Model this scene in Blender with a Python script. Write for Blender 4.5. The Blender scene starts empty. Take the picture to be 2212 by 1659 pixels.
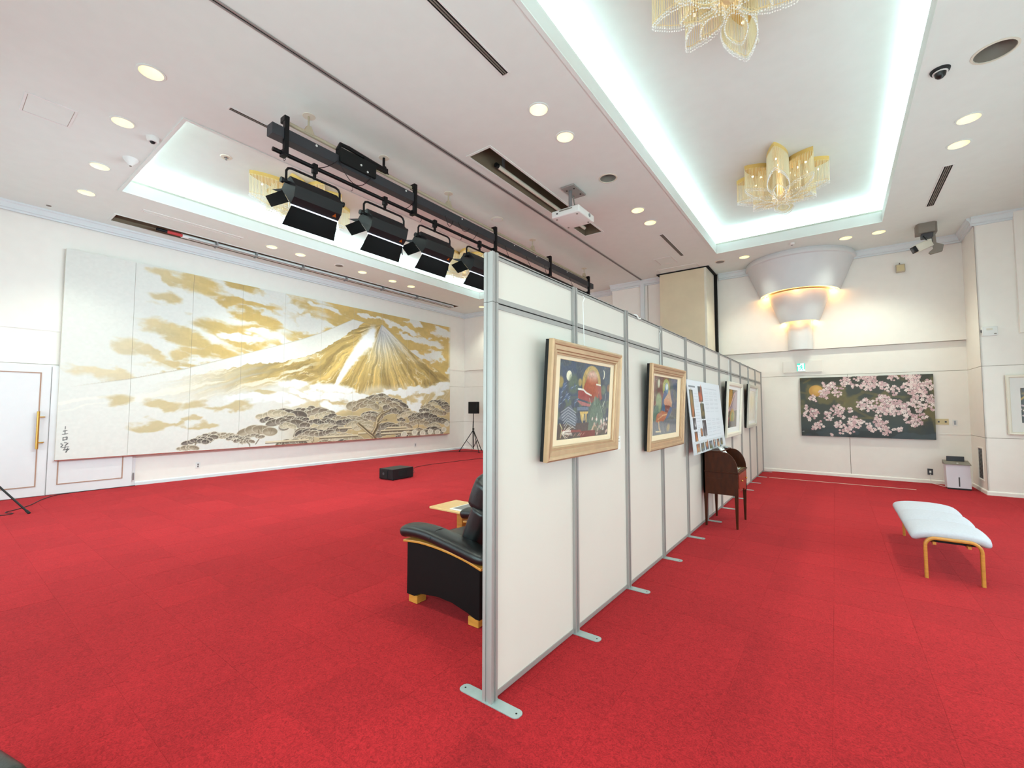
import bpy, bmesh, math, random
import numpy as np
from mathutils import Vector, Matrix
from mathutils.geometry import tessellate_polygon
PI = math.pi
rnd = random.Random(7)
S = bpy.context.scene
COL = S.collection

# ------------------------------------------------------------------ camera
EYE = Vector((0.0, 0.0, 1.585))
YAW, PITCH, ROLL, FPX = 0.6378, 0.0525, 0.0009, 941.74
fwd = Vector((-math.sin(YAW) * math.cos(PITCH), math.cos(YAW) * math.cos(PITCH), math.sin(PITCH)))
rgt = Vector((math.cos(YAW), math.sin(YAW), 0))
upv = rgt.cross(fwd)
r2 = rgt * math.cos(ROLL) + upv * math.sin(ROLL)
u2 = -rgt * math.sin(ROLL) + upv * math.cos(ROLL)
cam_d = bpy.data.cameras.new('camera')
cam_d.sensor_fit = 'HORIZONTAL'; cam_d.sensor_width = 36.0
cam_d.lens = FPX / 2212 * 36.0
cam_d.clip_start = 0.05; cam_d.clip_end = 60
cam = bpy.data.objects.new('camera', cam_d); COL.objects.link(cam)
cam.matrix_world = Matrix(((r2.x, u2.x, -fwd.x, EYE.x), (r2.y, u2.y, -fwd.y, EYE.y), (r2.z, u2.z, -fwd.z, EYE.z), (0, 0, 0, 1)))
S.camera = cam

# ------------------------------------------------------------------ world, exposure, light powers
W = bpy.data.worlds.new('world'); S.world = W; W.use_nodes = True
W.node_tree.nodes['Background'].inputs[0].default_value = (0.9, 0.95, 1, 1)
W.node_tree.nodes['Background'].inputs[1].default_value = 0.0
S.view_settings.view_transform = 'Standard'; S.view_settings.look = 'None'
S.view_settings.gamma = 1.0; S.view_settings.use_curve_mapping = False
S.view_settings.exposure = 0.08
cy = S.cycles
cy.max_bounces = 6; cy.diffuse_bounces = 4; cy.glossy_bounces = 3; cy.transmission_bounces = 4
cy.transparent_max_bounces = 6; cy.sample_clamp_indirect = 6.0
cy.use_adaptive_sampling = True; cy.adaptive_threshold = 0.06; cy.adaptive_min_samples = 16
cy.use_denoising = True; cy.caustics_reflective = False; cy.caustics_refractive = False
P_COVE = 15.0      # watts per metre of hidden cove strip
P_DOWN = 34.0      # watts per downlight
P_CHAN = 9.0
P_SOFT = 60.0
P_FILL = 6.2       # watts per square metre of added fill windows, unseen behind and beside the camera
C_FILL = (0.60, 0.97, 0.96); C_COVE = (0.64, 0.96, 1.0); C_DOWN = (0.86, 0.96, 0.80)

def add_area(name, loc, sx, sy, power, color, rot=(0, 0, 0), parent=None, spread=PI):
    d = bpy.data.lights.new(name, 'AREA'); d.shape = 'RECTANGLE'; d.size = sx; d.size_y = sy
    d.energy = power; d.color = color; d.spread = spread
    o = bpy.data.objects.new(name, d); COL.objects.link(o); o.location = loc; o.rotation_euler = rot
    if parent: put(o, parent)
    return o

# ------------------------------------------------------------------ materials
def s2l(c):
    c = c / 255.0
    return c / 12.92 if c <= 0.04045 else ((c + 0.055) / 1.055) ** 2.4
def rgb(*c): return tuple(s2l(x) for x in c) + (1.0,)
MATS = {}
def mat(name, col, rough=0.6, metal=0.0, spec=0.4, var=0.0, vscale=6.0, bump=0.0, bscale=60.0, coat=0.0, emis=None, estr=0.0, stretch=None):
    if name in MATS: return MATS[name]
    m = bpy.data.materials.new(name); m.use_nodes = True; MATS[name] = m
    nt = m.node_tree; b = nt.nodes['Principled BSDF']; c = rgb(*col)
    b.inputs['Base Color'].default_value = c
    b.inputs['Roughness'].default_value = rough; b.inputs['Metallic'].default_value = metal
    b.inputs['Specular IOR Level'].default_value = spec; b.inputs['Coat Weight'].default_value = coat
    b.inputs['Coat Roughness'].default_value = 0.05
    if emis: b.inputs['Emission Color'].default_value = rgb(*emis); b.inputs['Emission Strength'].default_value = estr
    tc = nt.nodes.new('ShaderNodeTexCoord'); mp = nt.nodes.new('ShaderNodeMapping')
    nt.links.new(tc.outputs['Object'], mp.inputs['Vector'])
    if stretch: mp.inputs['Scale'].default_value = stretch
    n = nt.nodes.new('ShaderNodeTexNoise'); n.inputs['Scale'].default_value = vscale; n.inputs['Detail'].default_value = 4
    nt.links.new(mp.outputs['Vector'], n.inputs['Vector'])
    r = nt.nodes.new('ShaderNodeMapRange'); r.inputs[3].default_value = 1 - max(var, .012); r.inputs[4].default_value = 1 + max(var, .012)
    r.inputs[1].default_value = .3; r.inputs[2].default_value = .7
    mx = nt.nodes.new('ShaderNodeMix'); mx.data_type = 'RGBA'; mx.blend_type = 'MULTIPLY'; mx.inputs[0].default_value = 1
    mx.inputs[6].default_value = c
    nt.links.new(n.outputs['Fac'], r.inputs[0]); nt.links.new(r.outputs[0], mx.inputs[7]); nt.links.new(mx.outputs[2], b.inputs['Base Color'])
    if bump:
        n2 = nt.nodes.new('ShaderNodeTexNoise'); n2.inputs['Scale'].default_value = bscale; n2.inputs['Detail'].default_value = 3
        nt.links.new(mp.outputs['Vector'], n2.inputs['Vector'])
        bp = nt.nodes.new('ShaderNodeBump'); bp.inputs['Strength'].default_value = bump; bp.inputs['Distance'].default_value = 0.01
        nt.links.new(n2.outputs['Fac'], bp.inputs['Height']); nt.links.new(bp.outputs['Normal'], b.inputs['Normal'])
    return m
wall_m = mat('wall_paint', (247, 241, 234), .75, bump=.05, bscale=180)
door_m = mat('door_paint', (234, 231, 232), .6)
crown_m = mat('crown_paint', (226, 232, 234), .6)
ceil_m = mat('ceiling_paint', (234, 240, 235), .85, bump=.04, bscale=220)
white_m = mat('white_gloss_paint', (244, 244, 242), .5)
lip_m = mat('cove_lip_paint', (222, 222, 218), .6)
lipline_m = mat('cove_moulding_grey', (176, 172, 158), .6)
groove_m = mat('shadow_gap', (186, 172, 160), .9)
dark_m = mat('dark_void', (22, 20, 18), .9)
brown_m = mat('slot_lining', (128, 112, 92), .85, var=.1, vscale=3)
alu_m = mat('aluminium', (168, 163, 160), .5, .45, bump=.02, bscale=300)
alu2_m = mat('foot_steel', (176, 190, 190), .42, .55, var=.05, vscale=20)
panel_m = mat('partition_laminate', (218, 210, 201), .5, var=.012, vscale=2)
beige_m = mat('movable_panel_beige', (224, 208, 178), .7, var=.03, vscale=4)
cream_m = mat('cream_edge', (226, 220, 204), .6, var=.03, vscale=8)
black_m = mat('black_metal', (16, 16, 18), .42, .3)
blackp_m = mat('black_plastic', (24, 25, 28), .5)
blackf_m = mat('black_flat', (20, 20, 20), .8)
grille_m = mat('speaker_grille', (16, 17, 20), .6, bump=.3, bscale=400)
brass_m = mat('brass', (206, 160, 84), .3, .85)
inlay_m = mat('door_inlay_line', (178, 140, 120), .55)
gold_m = mat('chandelier_gold', (226, 186, 110), .4, .3)
pipe_m = mat('painted_pipe_beige', (196, 182, 158), .5, .2)
grey_m = mat('grey_plastic', (136, 128, 118), .5)
greym_m = mat('grey_metal', (150, 150, 152), .4, .6)
whitep_m = mat('white_plastic', (236, 235, 232), .45)
lav_m = mat('lavender_white_plastic', (226, 218, 226), .4)
leather_m = mat('black_leather', (16, 17, 18), .36, var=.15, vscale=12, bump=.12, bscale=160, spec=.6)
leather2_m = mat('black_leather_side', (9, 7, 7), .6, spec=.2, var=.1, vscale=10, bump=.08, bscale=160)
oak_m = mat('honey_wood', (196, 132, 56), .4, var=.14, vscale=9, stretch=(1, 1, 6), coat=.2)
table_m = mat('light_beech', (226, 186, 128), .4, var=.08, vscale=8, stretch=(1, 6, 1), coat=.2)
mahog_m = mat('mahogany', (66, 26, 4), .45, spec=.2, var=.3, vscale=8, stretch=(3, 3, 1), coat=.08)
mahog2_m = mat('mahogany_front', (128, 44, 22), .32, var=.2, vscale=8, stretch=(3, 3, 1), coat=.4)
deskin_m = mat('desk_leather_top', (112, 92, 60), .5, var=.12, vscale=20)
fabric_m = mat('pale_blue_fabric', (186, 184, 194), .9, var=.04, vscale=60, bump=.25, bscale=260)
champ_m = mat('champagne_frame', (190, 156, 122), .36, .4, var=.06, vscale=14)
whitef_m = mat('cream_frame', (232, 224, 208), .45, .1)
silver_m = mat('silver_frame', (206, 202, 190), .35, .5)
matb_m = mat('mat_board', (238, 218, 186), .8, var=.015, vscale=30)
matw_m = mat('mat_board_white', (236, 234, 230), .8)
foam_m = mat('foam_board_edge', (226, 230, 238), .6)
paper_m = mat('white_paper', (238, 238, 236), .7)
acryl_m = mat('acrylic_grey', (196, 200, 200), .15, spec=.8)
redm_m = mat('mural_edge', (176, 92, 74), .6)
linen_m = mat('mural_side', (232, 226, 214), .8)
cable_m = mat('black_cable', (30, 22, 26), .5)
dgrey_m = mat('dark_grey_plastic', (74, 74, 78), .45)
dgreyl_m = mat('dark_grey_painted_steel', (58, 59, 64), .5)
beigep_m = mat('beige_wall_plate', (214, 196, 152), .5)
orange_m = mat('orange_sticker', (224, 116, 40), .6)
redtape_m = mat('red_tape', (196, 66, 66), .6)
wood_m = mat('brown_block', (122, 66, 54), .6)
lamp_m = mat('lamp_glow', (255, 250, 235), .5, emis=(255, 236, 190), estr=3.5)
refl_m = mat('lamp_reflector', (250, 236, 200), .4, emis=(255, 222, 140), estr=.75)  # emission puts the lamp's light onto the reflector cone
fillcurtain_m = mat('glowing_fill_curtain', (245, 245, 245), .9, emis=(225, 240, 255), estr=1.2)  # curtain glow added as unseen fill light
led_m = mat('cove_led', (255, 255, 255), .5, emis=(225, 242, 255), estr=6.0)
warmring_m = mat('warm_ring_lamp', (255, 220, 150), .5, emis=(255, 168, 70), estr=11)
bulb_m = mat('chandelier_bulb', (255, 250, 230), .5, emis=(255, 240, 200), estr=5)
exit_m = mat('exit_sign_white', (225, 255, 248), .5, emis=(215, 255, 246), estr=.9)
exitg_m = mat('exit_sign_green', (60, 205, 180), .5, emis=(50, 205, 175), estr=.8)
concrete_white_m = mat('sconce_plaster', (222, 222, 224), .8, bump=.04, bscale=150)

def carpet():
    m = bpy.data.materials.new('red_carpet'); m.use_nodes = True; nt = m.node_tree; b = nt.nodes['Principled BSDF']
    b.inputs['Roughness'].default_value = .95; b.inputs['Specular IOR Level'].default_value = .12
    b.inputs['Sheen Weight'].default_value = .35; b.inputs['Sheen Roughness'].default_value = .5
    b.inputs['Sheen Tint'].default_value = rgb(255, 96, 100)
    g = nt.nodes.new('ShaderNodeNewGeometry')
    # tuft scrolls: distorted noise ridges
    n1 = nt.nodes.new('ShaderNodeTexNoise'); n1.inputs['Scale'].default_value = 52; n1.inputs['Detail'].default_value = 3; n1.inputs['Distortion'].default_value = 2.2
    n2 = nt.nodes.new('ShaderNodeTexNoise'); n2.inputs['Scale'].default_value = 1.3; n2.inputs['Detail'].default_value = 3
    n3 = nt.nodes.new('ShaderNodeTexNoise'); n3.inputs['Scale'].default_value = 240; n3.inputs['Detail'].default_value = 2
    for n in (n1, n2, n3): nt.links.new(g.outputs['Position'], n.inputs['Vector'])
    # one tone per carpet tile
    dv = nt.nodes.new('ShaderNodeVectorMath'); dv.operation = 'DIVIDE'; dv.inputs[1].default_value = (TILE, TILE, 1)
    ad = nt.nodes.new('ShaderNodeVectorMath'); ad.operation = 'ADD'; ad.inputs[1].default_value = (100 - TX0 / TILE, 100 - TY0 / TILE, 0)
    mu = nt.nodes.new('ShaderNodeVectorMath'); mu.operation = 'MULTIPLY'; mu.inputs[1].default_value = (1, 1, 0)
    fl = nt.nodes.new('ShaderNodeVectorMath'); fl.operation = 'FLOOR'
    wn = nt.nodes.new('ShaderNodeTexWhiteNoise'); wn.noise_dimensions = '3D'
    nt.links.new(g.outputs['Position'], dv.inputs[0]); nt.links.new(dv.outputs[0], ad.inputs[0]); nt.links.new(ad.outputs[0], mu.inputs[0])
    nt.links.new(mu.outputs[0], fl.inputs[0]); nt.links.new(fl.outputs[0], wn.inputs[0])
    def rng(src, a, b_, lo, hi):
        r = nt.nodes.new('ShaderNodeMapRange'); r.inputs[1].default_value = a; r.inputs[2].default_value = b_
        r.inputs[3].default_value = lo; r.inputs[4].default_value = hi; nt.links.new(src, r.inputs[0]); return r.outputs[0]
    def mul(a, c):
        k = nt.nodes.new('ShaderNodeMath'); k.operation = 'MULTIPLY'; nt.links.new(a, k.inputs[0]); nt.links.new(c, k.inputs[1]); return k.outputs[0]
    v = mul(mul(rng(n1.outputs['Fac'], .34, .66, .68, 1.32), rng(n2.outputs['Fac'], .3, .7, .93, 1.07)), mul(rng(wn.outputs['Value'], 0, 1, .92, 1.08), rng(n3.outputs['Fac'], .3, .7, .9, 1.1)))
    mx = nt.nodes.new('ShaderNodeMix'); mx.data_type = 'RGBA'; mx.blend_type = 'MULTIPLY'; mx.inputs[0].default_value = 1
    mx.inputs[6].default_value = rgb(*CARPET); nt.links.new(v, mx.inputs[7]); nt.links.new(mx.outputs[2], b.inputs['Base Color'])
    bp = nt.nodes.new('ShaderNodeBump'); bp.inputs['Strength'].default_value = .35; bp.inputs['Distance'].default_value = .004
    nt.links.new(n1.outputs['Fac'], bp.inputs['Height']); nt.links.new(bp.outputs['Normal'], b.inputs['Normal'])
    return m
CARPET = (144, 25, 30)
TILE, TX0, TY0 = 0.47, -1.0, 3.07
carpet_m = carpet()

def bead_mat():
    m = bpy.data.materials.new('bead_string_glass'); m.use_nodes = True; nt = m.node_tree; b = nt.nodes['Principled BSDF']
    b.inputs['Base Color'].default_value = rgb(250, 240, 214); b.inputs['Roughness'].default_value = .25
    tr = nt.nodes.new('ShaderNodeBsdfTranslucent'); tr.inputs[0].default_value = rgb(255, 246, 222)
    mx = nt.nodes.new('ShaderNodeMixShader'); mx.inputs[0].default_value = .45
    o = nt.nodes['Material Output']; nt.links.new(b.outputs[0], mx.inputs[1]); nt.links.new(tr.outputs[0], mx.inputs[2]); nt.links.new(mx.outputs[0], o.inputs[0])
    return m
string_m = bead_mat()
wire_m = mat('chandelier_wire', (236, 214, 164), .4, .2)
railglow_m = mat('painted_rail_glow', (240, 246, 255), .4, emis=(225, 236, 255), estr=1.1)  # emission imitates tube light leaking past the front rail
bead_m = mat('crystal_bead', (250, 250, 246), .08, spec=1.0)

def print_mat(name, rough=.7, coat=0.0):
    m = bpy.data.materials.new(name); m.use_nodes = True; nt = m.node_tree; b = nt.nodes['Principled BSDF']
    a = nt.nodes.new('ShaderNodeAttribute'); a.attribute_name = 'ink'; nt.links.new(a.outputs['Color'], b.inputs['Base Color'])
    b.inputs['Roughness'].default_value = rough; b.inputs['Coat Weight'].default_value = coat; b.inputs['Coat Roughness'].default_value = .04
    return m
ink_m = print_mat('painted_canvas'); glazed_m = print_mat('glazed_picture', .7, .9); oil_m = print_mat('oil_canvas', .45, .1)

# ------------------------------------------------------------------ helpers
LOC = {}
def wl(o): return LOC.get(o.name, Vector((0, 0, 0))) if o else Vector((0, 0, 0))
def put(o, parent):
    o.location = o.location - wl(parent); o.parent = parent
def tag(o, label=None, cat=None, group=None, kind=None):
    if label: o['label'] = label
    if cat: o['category'] = cat
    if group: o['group'] = group
    if kind: o['kind'] = kind
    return o
def thing(name, label, cat, loc=(0, 0, 0), group=None):
    o = bpy.data.objects.new(name, None); COL.objects.link(o); o.location = loc; o.empty_display_size = .1
    LOC[o.name] = Vector(loc)
    return tag(o, label, cat, group)
def obj(name, bm, m, parent=None, smooth=False, loc=None):
    me = bpy.data.meshes.new(name)
    base = wl(parent)
    if parent is None and loc is not None: base = Vector(loc)
    if base.length > 0: bmesh.ops.translate(bm, vec=-base, verts=bm.verts)
    bmesh.ops.recalc_face_normals(bm, faces=bm.faces)
    bm.to_mesh(me); bm.free()
    if smooth:
        me.polygons.foreach_set('use_smooth', [True] * len(me.polygons))
        try: me.set_sharp_from_angle(angle=math.radians(smooth if smooth > 1 else 40))
        except Exception: pass
    me.materials.append(m)
    o = bpy.data.objects.new(name, me); COL.objects.link(o)
    if parent: o.parent = parent
    elif loc is not None: o.location = loc
    LOC[o.name] = base.copy()
    return o
def copy_tree(o, parent=None):
    c = o.copy(); COL.objects.link(c); c.parent = parent
    for ch in KIDS.get(o.name) or [x for x in COL.objects if x.parent == o]: copy_tree(ch, c)
    return c
KIDS = {}
def NB(): return bmesh.new()
def box(bm, x0, x1, y0, y1, z0, z1, bev=0.0, seg=2, M=None):
    r = bmesh.ops.create_cube(bm, size=1)
    vs = r['verts']
    for v in vs: v.co = Vector(((x0 + x1) / 2 + v.co.x * (x1 - x0), (y0 + y1) / 2 + v.co.y * (y1 - y0), (z0 + z1) / 2 + v.co.z * (z1 - z0)))
    if bev > 0:
        es = list({e for v in vs for e in v.link_edges})
        b = bmesh.ops.bevel(bm, geom=es, offset=bev, segments=seg, affect='EDGES', profile=.5)
        vs = list({v for f in b['faces'] for v in f.verts} | {v for v in vs if v.is_valid})
    if M is not None:
        for v in vs: v.co = M @ v.co
    return vs
def tube(bm, pts, r, seg=8, cap=True, rx=None):
    pts = [Vector(p) for p in pts]; rings = []
    rs = r if isinstance(r, (list, tuple)) else [r] * len(pts)
    prev = None
    for i, p in enumerate(pts):
        d = (pts[min(i + 1, len(pts) - 1)] - pts[max(i - 1, 0)]).normalized()
        a = prev if prev is not None else (Vector((0, 0, 1)) if abs(d.z) < .9 else Vector((1, 0, 0)))
        s = d.cross(a).normalized(); t = s.cross(d).normalized(); prev = t
        k = rx if rx else 1.0
        rings.append([bm.verts.new(p + (s * math.cos(2 * PI * j / seg) * k + t * math.sin(2 * PI * j / seg)) * rs[i]) for j in range(seg)])
    for a, b in zip(rings, rings[1:]):
        for j in range(seg): bm.faces.new((a[j], a[(j + 1) % seg], b[(j + 1) % seg], b[j]))
    if cap and seg > 2: bm.faces.new(rings[0]); bm.faces.new(rings[-1][::-1])
def lathe(bm, prof, c, seg=32, a0=0.0, a1=2 * PI, M=None, closed=False):
    full = abs(a1 - a0 - 2 * PI) < 1e-6; n = seg if full else seg + 1
    rings = []
    for r, z in prof:
        ring = []
        for j in range(n):
            a = a0 + (a1 - a0) * j / seg; co = Vector((r * math.cos(a), r * math.sin(a), z))
            if M is not None: co = M @ co
            ring.append(bm.verts.new(co + Vector(c)))
        rings.append(ring)
    pr = list(zip(rings, rings[1:])) + ([(rings[-1], rings[0])] if closed else [])
    for a, b in pr:
        for j in range(seg):
            k = (j + 1) % n if full else j + 1
            try: bm.faces.new((a[j], a[k], b[k], b[j]))
            except ValueError: pass
    return rings
def disc(bm, c, r, seg=24, z=0):
    bm.faces.new([bm.verts.new(Vector(c) + Vector((r * math.cos(2 * PI * j / seg), r * math.sin(2 * PI * j / seg), z))) for j in range(seg)])
def prism(bm, pts, axis, a, b):
    """extrude 2D outline pts along axis ('x','y','z') from a to b"""
    f = {'x': lambda p, t: (t, p[0], p[1]), 'y': lambda p, t: (p[0], t, p[1]), 'z': lambda p, t: (p[0], p[1], t)}[axis]
    A = [bm.verts.new(f(p, a)) for p in pts]; B = [bm.verts.new(f(p, b)) for p in pts]; n = len(pts)
    for i in range(n): bm.faces.new((A[i], A[(i + 1) % n], B[(i + 1) % n], B[i]))
    bm.faces.new(A[::-1]); bm.faces.new(B)
def bevel_all(bm, off, seg=2, ang=.5):
    es = [e for e in bm.edges if len(e.link_faces) == 2 and e.calc_face_angle(0) > ang]
    bmesh.ops.bevel(bm, geom=es, offset=off, segments=seg, affect='EDGES', profile=.5)
def bmx(*b, **k):
    bm = NB(); box(bm, *b, **k); return bm
def structure(name, bm, m, parent=None):
    o = obj(name, bm, m, parent)
    if parent is None: o['kind'] = 'structure'
    return o
class Pl:
    """a plane in the world: origin O, unit axes A (right), B (up), N (out)"""
    def __init__(s, O, A, B): s.O = Vector(O); s.A = Vector(A).normalized(); s.B = Vector(B).normalized(); s.N = s.A.cross(s.B)
    def p(s, a, b, n=0.0): return s.O + s.A * a + s.B * b + s.N * n
    def box(s, bm, a0, a1, b0, b1, n0, n1):
        v = [bm.verts.new(s.p(a, b, n)) for n in (n0, n1) for a, b in ((a0, b0), (a1, b0), (a1, b1), (a0, b1))]
        for f in ((0, 1, 2, 3), (4, 5, 6, 7), (0, 1, 5, 4), (1, 2, 6, 5), (2, 3, 7, 6), (3, 0, 4, 7)): bm.faces.new([v[i] for i in f])
    def frame(s, bm, a0, a1, b0, b1, prof):
        """picture-frame moulding: prof = list of (inset, height), closed"""
        R = [[bm.verts.new(s.p(a, b, h)) for a, b in ((a0 + i, b0 + i), (a1 - i, b0 + i), (a1 - i, b1 - i), (a0 + i, b1 - i))] for i, h in prof]
        for r, q in zip(R, R[1:] + R[:1]):
            for j in range(4): bm.faces.new((r[j], r[(j + 1) % 4], q[(j + 1) % 4], q[j]))
def art(name, pl, a0, a1, b0, b1, n, img, m, parent, nx=None, ny=None):
    """flat print: a grid whose vertices carry the ink colours of img (rows from the bottom)"""
    H, Wd = img.shape[:2]; nx = nx or Wd; ny = ny or H
    ia = np.linspace(0, Wd - 1, nx).round().astype(int); ib = np.linspace(0, H - 1, ny).round().astype(int)
    c = np.clip(img[np.ix_(ib, ia)], 0, 255) / 255.0
    c = np.where(c <= .04045, c / 12.92, ((c + .055) / 1.055) ** 2.4)
    aa, bb = np.meshgrid(np.linspace(a0, a1, nx), np.linspace(b0, b1, ny)); base = wl(parent)
    O = np.array(pl.O - base) + n * np.array(pl.N)
    co = O + aa[..., None] * np.array(pl.A) + bb[..., None] * np.array(pl.B)
    me = bpy.data.meshes.new(name); me.vertices.add(nx * ny); me.vertices.foreach_set('co', co.astype(np.float32).ravel())
    k = (np.arange(ny - 1)[:, None] * nx + np.arange(nx - 1)).ravel()
    q = np.stack([k, k + 1, k + 1 + nx, k + nx], 1).astype(np.int32); nf = len(q)
    me.loops.add(nf * 4); me.loops.foreach_set('vertex_index', q.ravel())
    me.polygons.add(nf); me.polygons.foreach_set('loop_start', np.arange(0, nf * 4, 4, dtype=np.int32)); me.polygons.foreach_set('loop_total', np.full(nf, 4, dtype=np.int32))
    me.update(); at = me.color_attributes.new('ink', 'FLOAT_COLOR', 'POINT')
    at.data.foreach_set('color', np.concatenate([c, np.ones((ny, nx, 1))], 2).astype(np.float32).ravel())
    me.materials.append(m); o = bpy.data.objects.new(name, me); COL.objects.link(o); o.parent = parent; LOC[o.name] = base.copy()
    return o
# ================================================================== STRUCTURE
XL, XR, YN, YF, HC = -11.38, 3.3, -1.3, 12.6, 5.12
def proj(p):
    d = Vector(p) - EYE; z = d.dot(fwd)
    if z < .2: return None
    return 1106 + FPX * d.dot(r2) / z, 829.5 - FPX * d.dot(u2) / z

# ---- floor of carpet tiles
bm = NB(); box(bm, XL - .2, XR + .2, YN - .2, YF + .3, -.12, -.008)
floor = structure('floor', bm, dark_m)
def tile_mesh(bm, x, y, s=TILE):
    g = .0003; b = .003
    lo = [bm.verts.new((x + dx, y + dy, -.008)) for dx, dy in ((g, g), (s - g, g), (s - g, s - g), (g, s - g))]
    mi = [bm.verts.new((v.co.x, v.co.y, -.0007)) for v in lo]
    hi = [bm.verts.new((x + dx, y + dy, 0)) for dx, dy in ((b, b), (s - b, b), (s - b, s - b), (b, s - b))]
    for a, c in ((lo, mi), (mi, hi)):
        for j in range(4): bm.faces.new((a[j], a[(j + 1) % 4], c[(j + 1) % 4], c[j]))
    bm.faces.new(hi)
cells = []
i0, i1 = int((XL - TX0) / TILE) - 1, int((XR - TX0) / TILE) + 1
j0, j1 = int((YN - TY0) / TILE) - 1, int((YF - TY0) / TILE) + 1
for i in range(i0, i1 + 1):
    for j in range(j0, j1 + 1):
        x, y = TX0 + i * TILE, TY0 + j * TILE
        q = proj((x + TILE / 2, y + TILE / 2, 0)); d = math.hypot(x, y)
        vis = q is not None and -60 < q[0] < 2270 and q[1] < 1760
        cells.append((0 if vis else 1, d, x, y))
cells.sort()
tb = NB(); tile_mesh(tb, 0, 0); t0 = obj('carpet_tile', tb, carpet_m, floor); 
for k, (vv, d, x, y) in enumerate(cells[:300]):
    t = t0 if k == 0 else t0.copy()
    if k: COL.objects.link(t)
    t.location = (x, y, 0)
tb = NB()
for vv, d, x, y in cells[300:]: tile_mesh(tb, x, y)
o = obj('carpet_tile_field', tb, carpet_m, floor); o['kind'] = 'stuff'

# ---- ceiling with openings
def rect(x0, x1, y0, y1): return [(x0, y0), (x1, y0), (x1, y1), (x0, y1)]
COVES = [(-9.28, -6.34, 1.79, 10.72), (-2.09, .82, 1.79, 10.72)]
DOWN = [  # x, y, label
 (-5.72, 1.29, 'warm downlight nearest the camera in the near left row'), (-7.02, 1.33, 'warm downlight second from the divider in the near left row, above the dome camera'),
 (-8.60, 1.40, 'warm downlight beside the white conical detector at the left light well'), (-9.85, 1.46, 'warm downlight nearest the left wall in the near left row'),
 (-2.73, 4.21, 'larger warm downlight of the pair nearest in the middle ceiling strip'), (-2.74, 4.86, 'second warm downlight of the nearest pair in the middle ceiling strip, above the recessed slot'),
 (-2.75, 7.50, 'nearer warm downlight of the pair just beyond the projector'), (-2.75, 8.16, 'farther warm downlight of the pair just beyond the projector'),
 (1.42, 7.48, 'nearer warm downlight of the pair on the right ceiling strip'), (1.44, 8.15, 'farther warm downlight of the pair on the right ceiling strip'),
 (.81, 11.35, 'warm downlight in front of the light well corner, beside the ceiling camera'), (.28, 11.34, 'warm downlight above the right rim of the plaster sconce'),
 (-1.62, 11.38, 'warm downlight left of the plaster sconce'), (-9.92, 4.45, 'first warm downlight along the mural wall, left end of the row'),
 (-9.90, 5.08, 'second warm downlight along the mural wall from the left'), (-9.89, 6.73, 'warm downlight just right of the round speaker grille over the mural'),
 (-9.91, 7.72, 'middle warm downlight of the right three over the mural'), (-9.92, 8.40, 'warm downlight over the mountain summit side of the mural'),
 (-9.95, 11.63, 'warm downlight by the far left corner next to the partition post')]
HIDDEN_DOWN = [(1.42, 4.35), (1.42, 5.0), (.8, 1.2), (.28, 1.2), (-1.62, 1.2), (-2.74, 1.2), (-6.2, 11.3), (-7.6, 11.3), (-8.8, 11.3), (-5.6, 6.2)]
DARKDOWN = [(1.38, 6.19, .15, 'large unlit recessed downlight on the right ceiling strip'), (-2.72, 6.16, .12, 'unlit recessed downlight beside the projector')]
SLOTS = {'recess': (-4.05, -3.68, 4.45, 8.0), 'screen': (-10.95, -10.53, 1.97, 11.09)}
def circ(x, y, r, n=20): return [(x + r * math.cos(2 * PI * j / n), y + r * math.sin(2 * PI * j / n)) for j in range(n)]
RD = .105
loops = [rect(XL - .1, XR + .1, YN - .1, YF + .2)] + [rect(*c) for c in COVES] + [rect(*s) for s in SLOTS.values()]
loops += [circ(x, y, RD) for x, y, _ in DOWN] + [circ(x, y, r) for x, y, r, _ in DARKDOWN]
tris = tessellate_polygon([[Vector((x, y, 0)) for x, y in L] for L in loops])
flat = [p for L in loops for p in L]
bm = NB(); vs = [bm.verts.new((x, y, HC)) for x, y in flat]
for t in tris:
    try: bm.faces.new([vs[i] for i in t])
    except ValueError: pass
for f in bm.faces:
    f.normal_update()
    if f.normal.z > 0: f.normal_flip()
me = bpy.data.meshes.new('ceiling'); bm.to_mesh(me); bm.free(); me.materials.append(ceil_m)
ceiling = bpy.data.objects.new('ceiling', me); COL.objects.link(ceiling); ceiling['kind'] = 'structure'
# slab above so nothing leaks
obj('slab', bmx(XL - .3, XR + .3, YN - .3, YF + .4, 6.0, 6.2), ceil_m, ceiling)
for nm, (x0, x1, y0, y1) in SLOTS.items():
    bm = NB(); h = HC + .34
    for a in ((x0, x0 - .01, y0, y1), (x1, x1 + .01, y0, y1)): box(bm, min(a[:2]), max(a[:2]), y0, y1, HC + .001, h)
    for a in ((y0 - .01, y0), (y1, y1 + .01)): box(bm, x0, x1, a[0], a[1], HC + .001, h)
    box(bm, x0, x1, y0, y1, h, h + .01)
    obj('slot_lining', bm, brown_m, ceiling)
    bm = NB(); w = .035
    pf = [(-w, 0), (-w, .008), (0, .008), (0, 0)]
    Pl((x0, y1, HC), (1, 0, 0), (0, -1, 0)).frame(bm, 0, x1 - x0, 0, y1 - y0, pf)
    obj('slot_trim', bm, ceil_m, ceiling)

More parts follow.
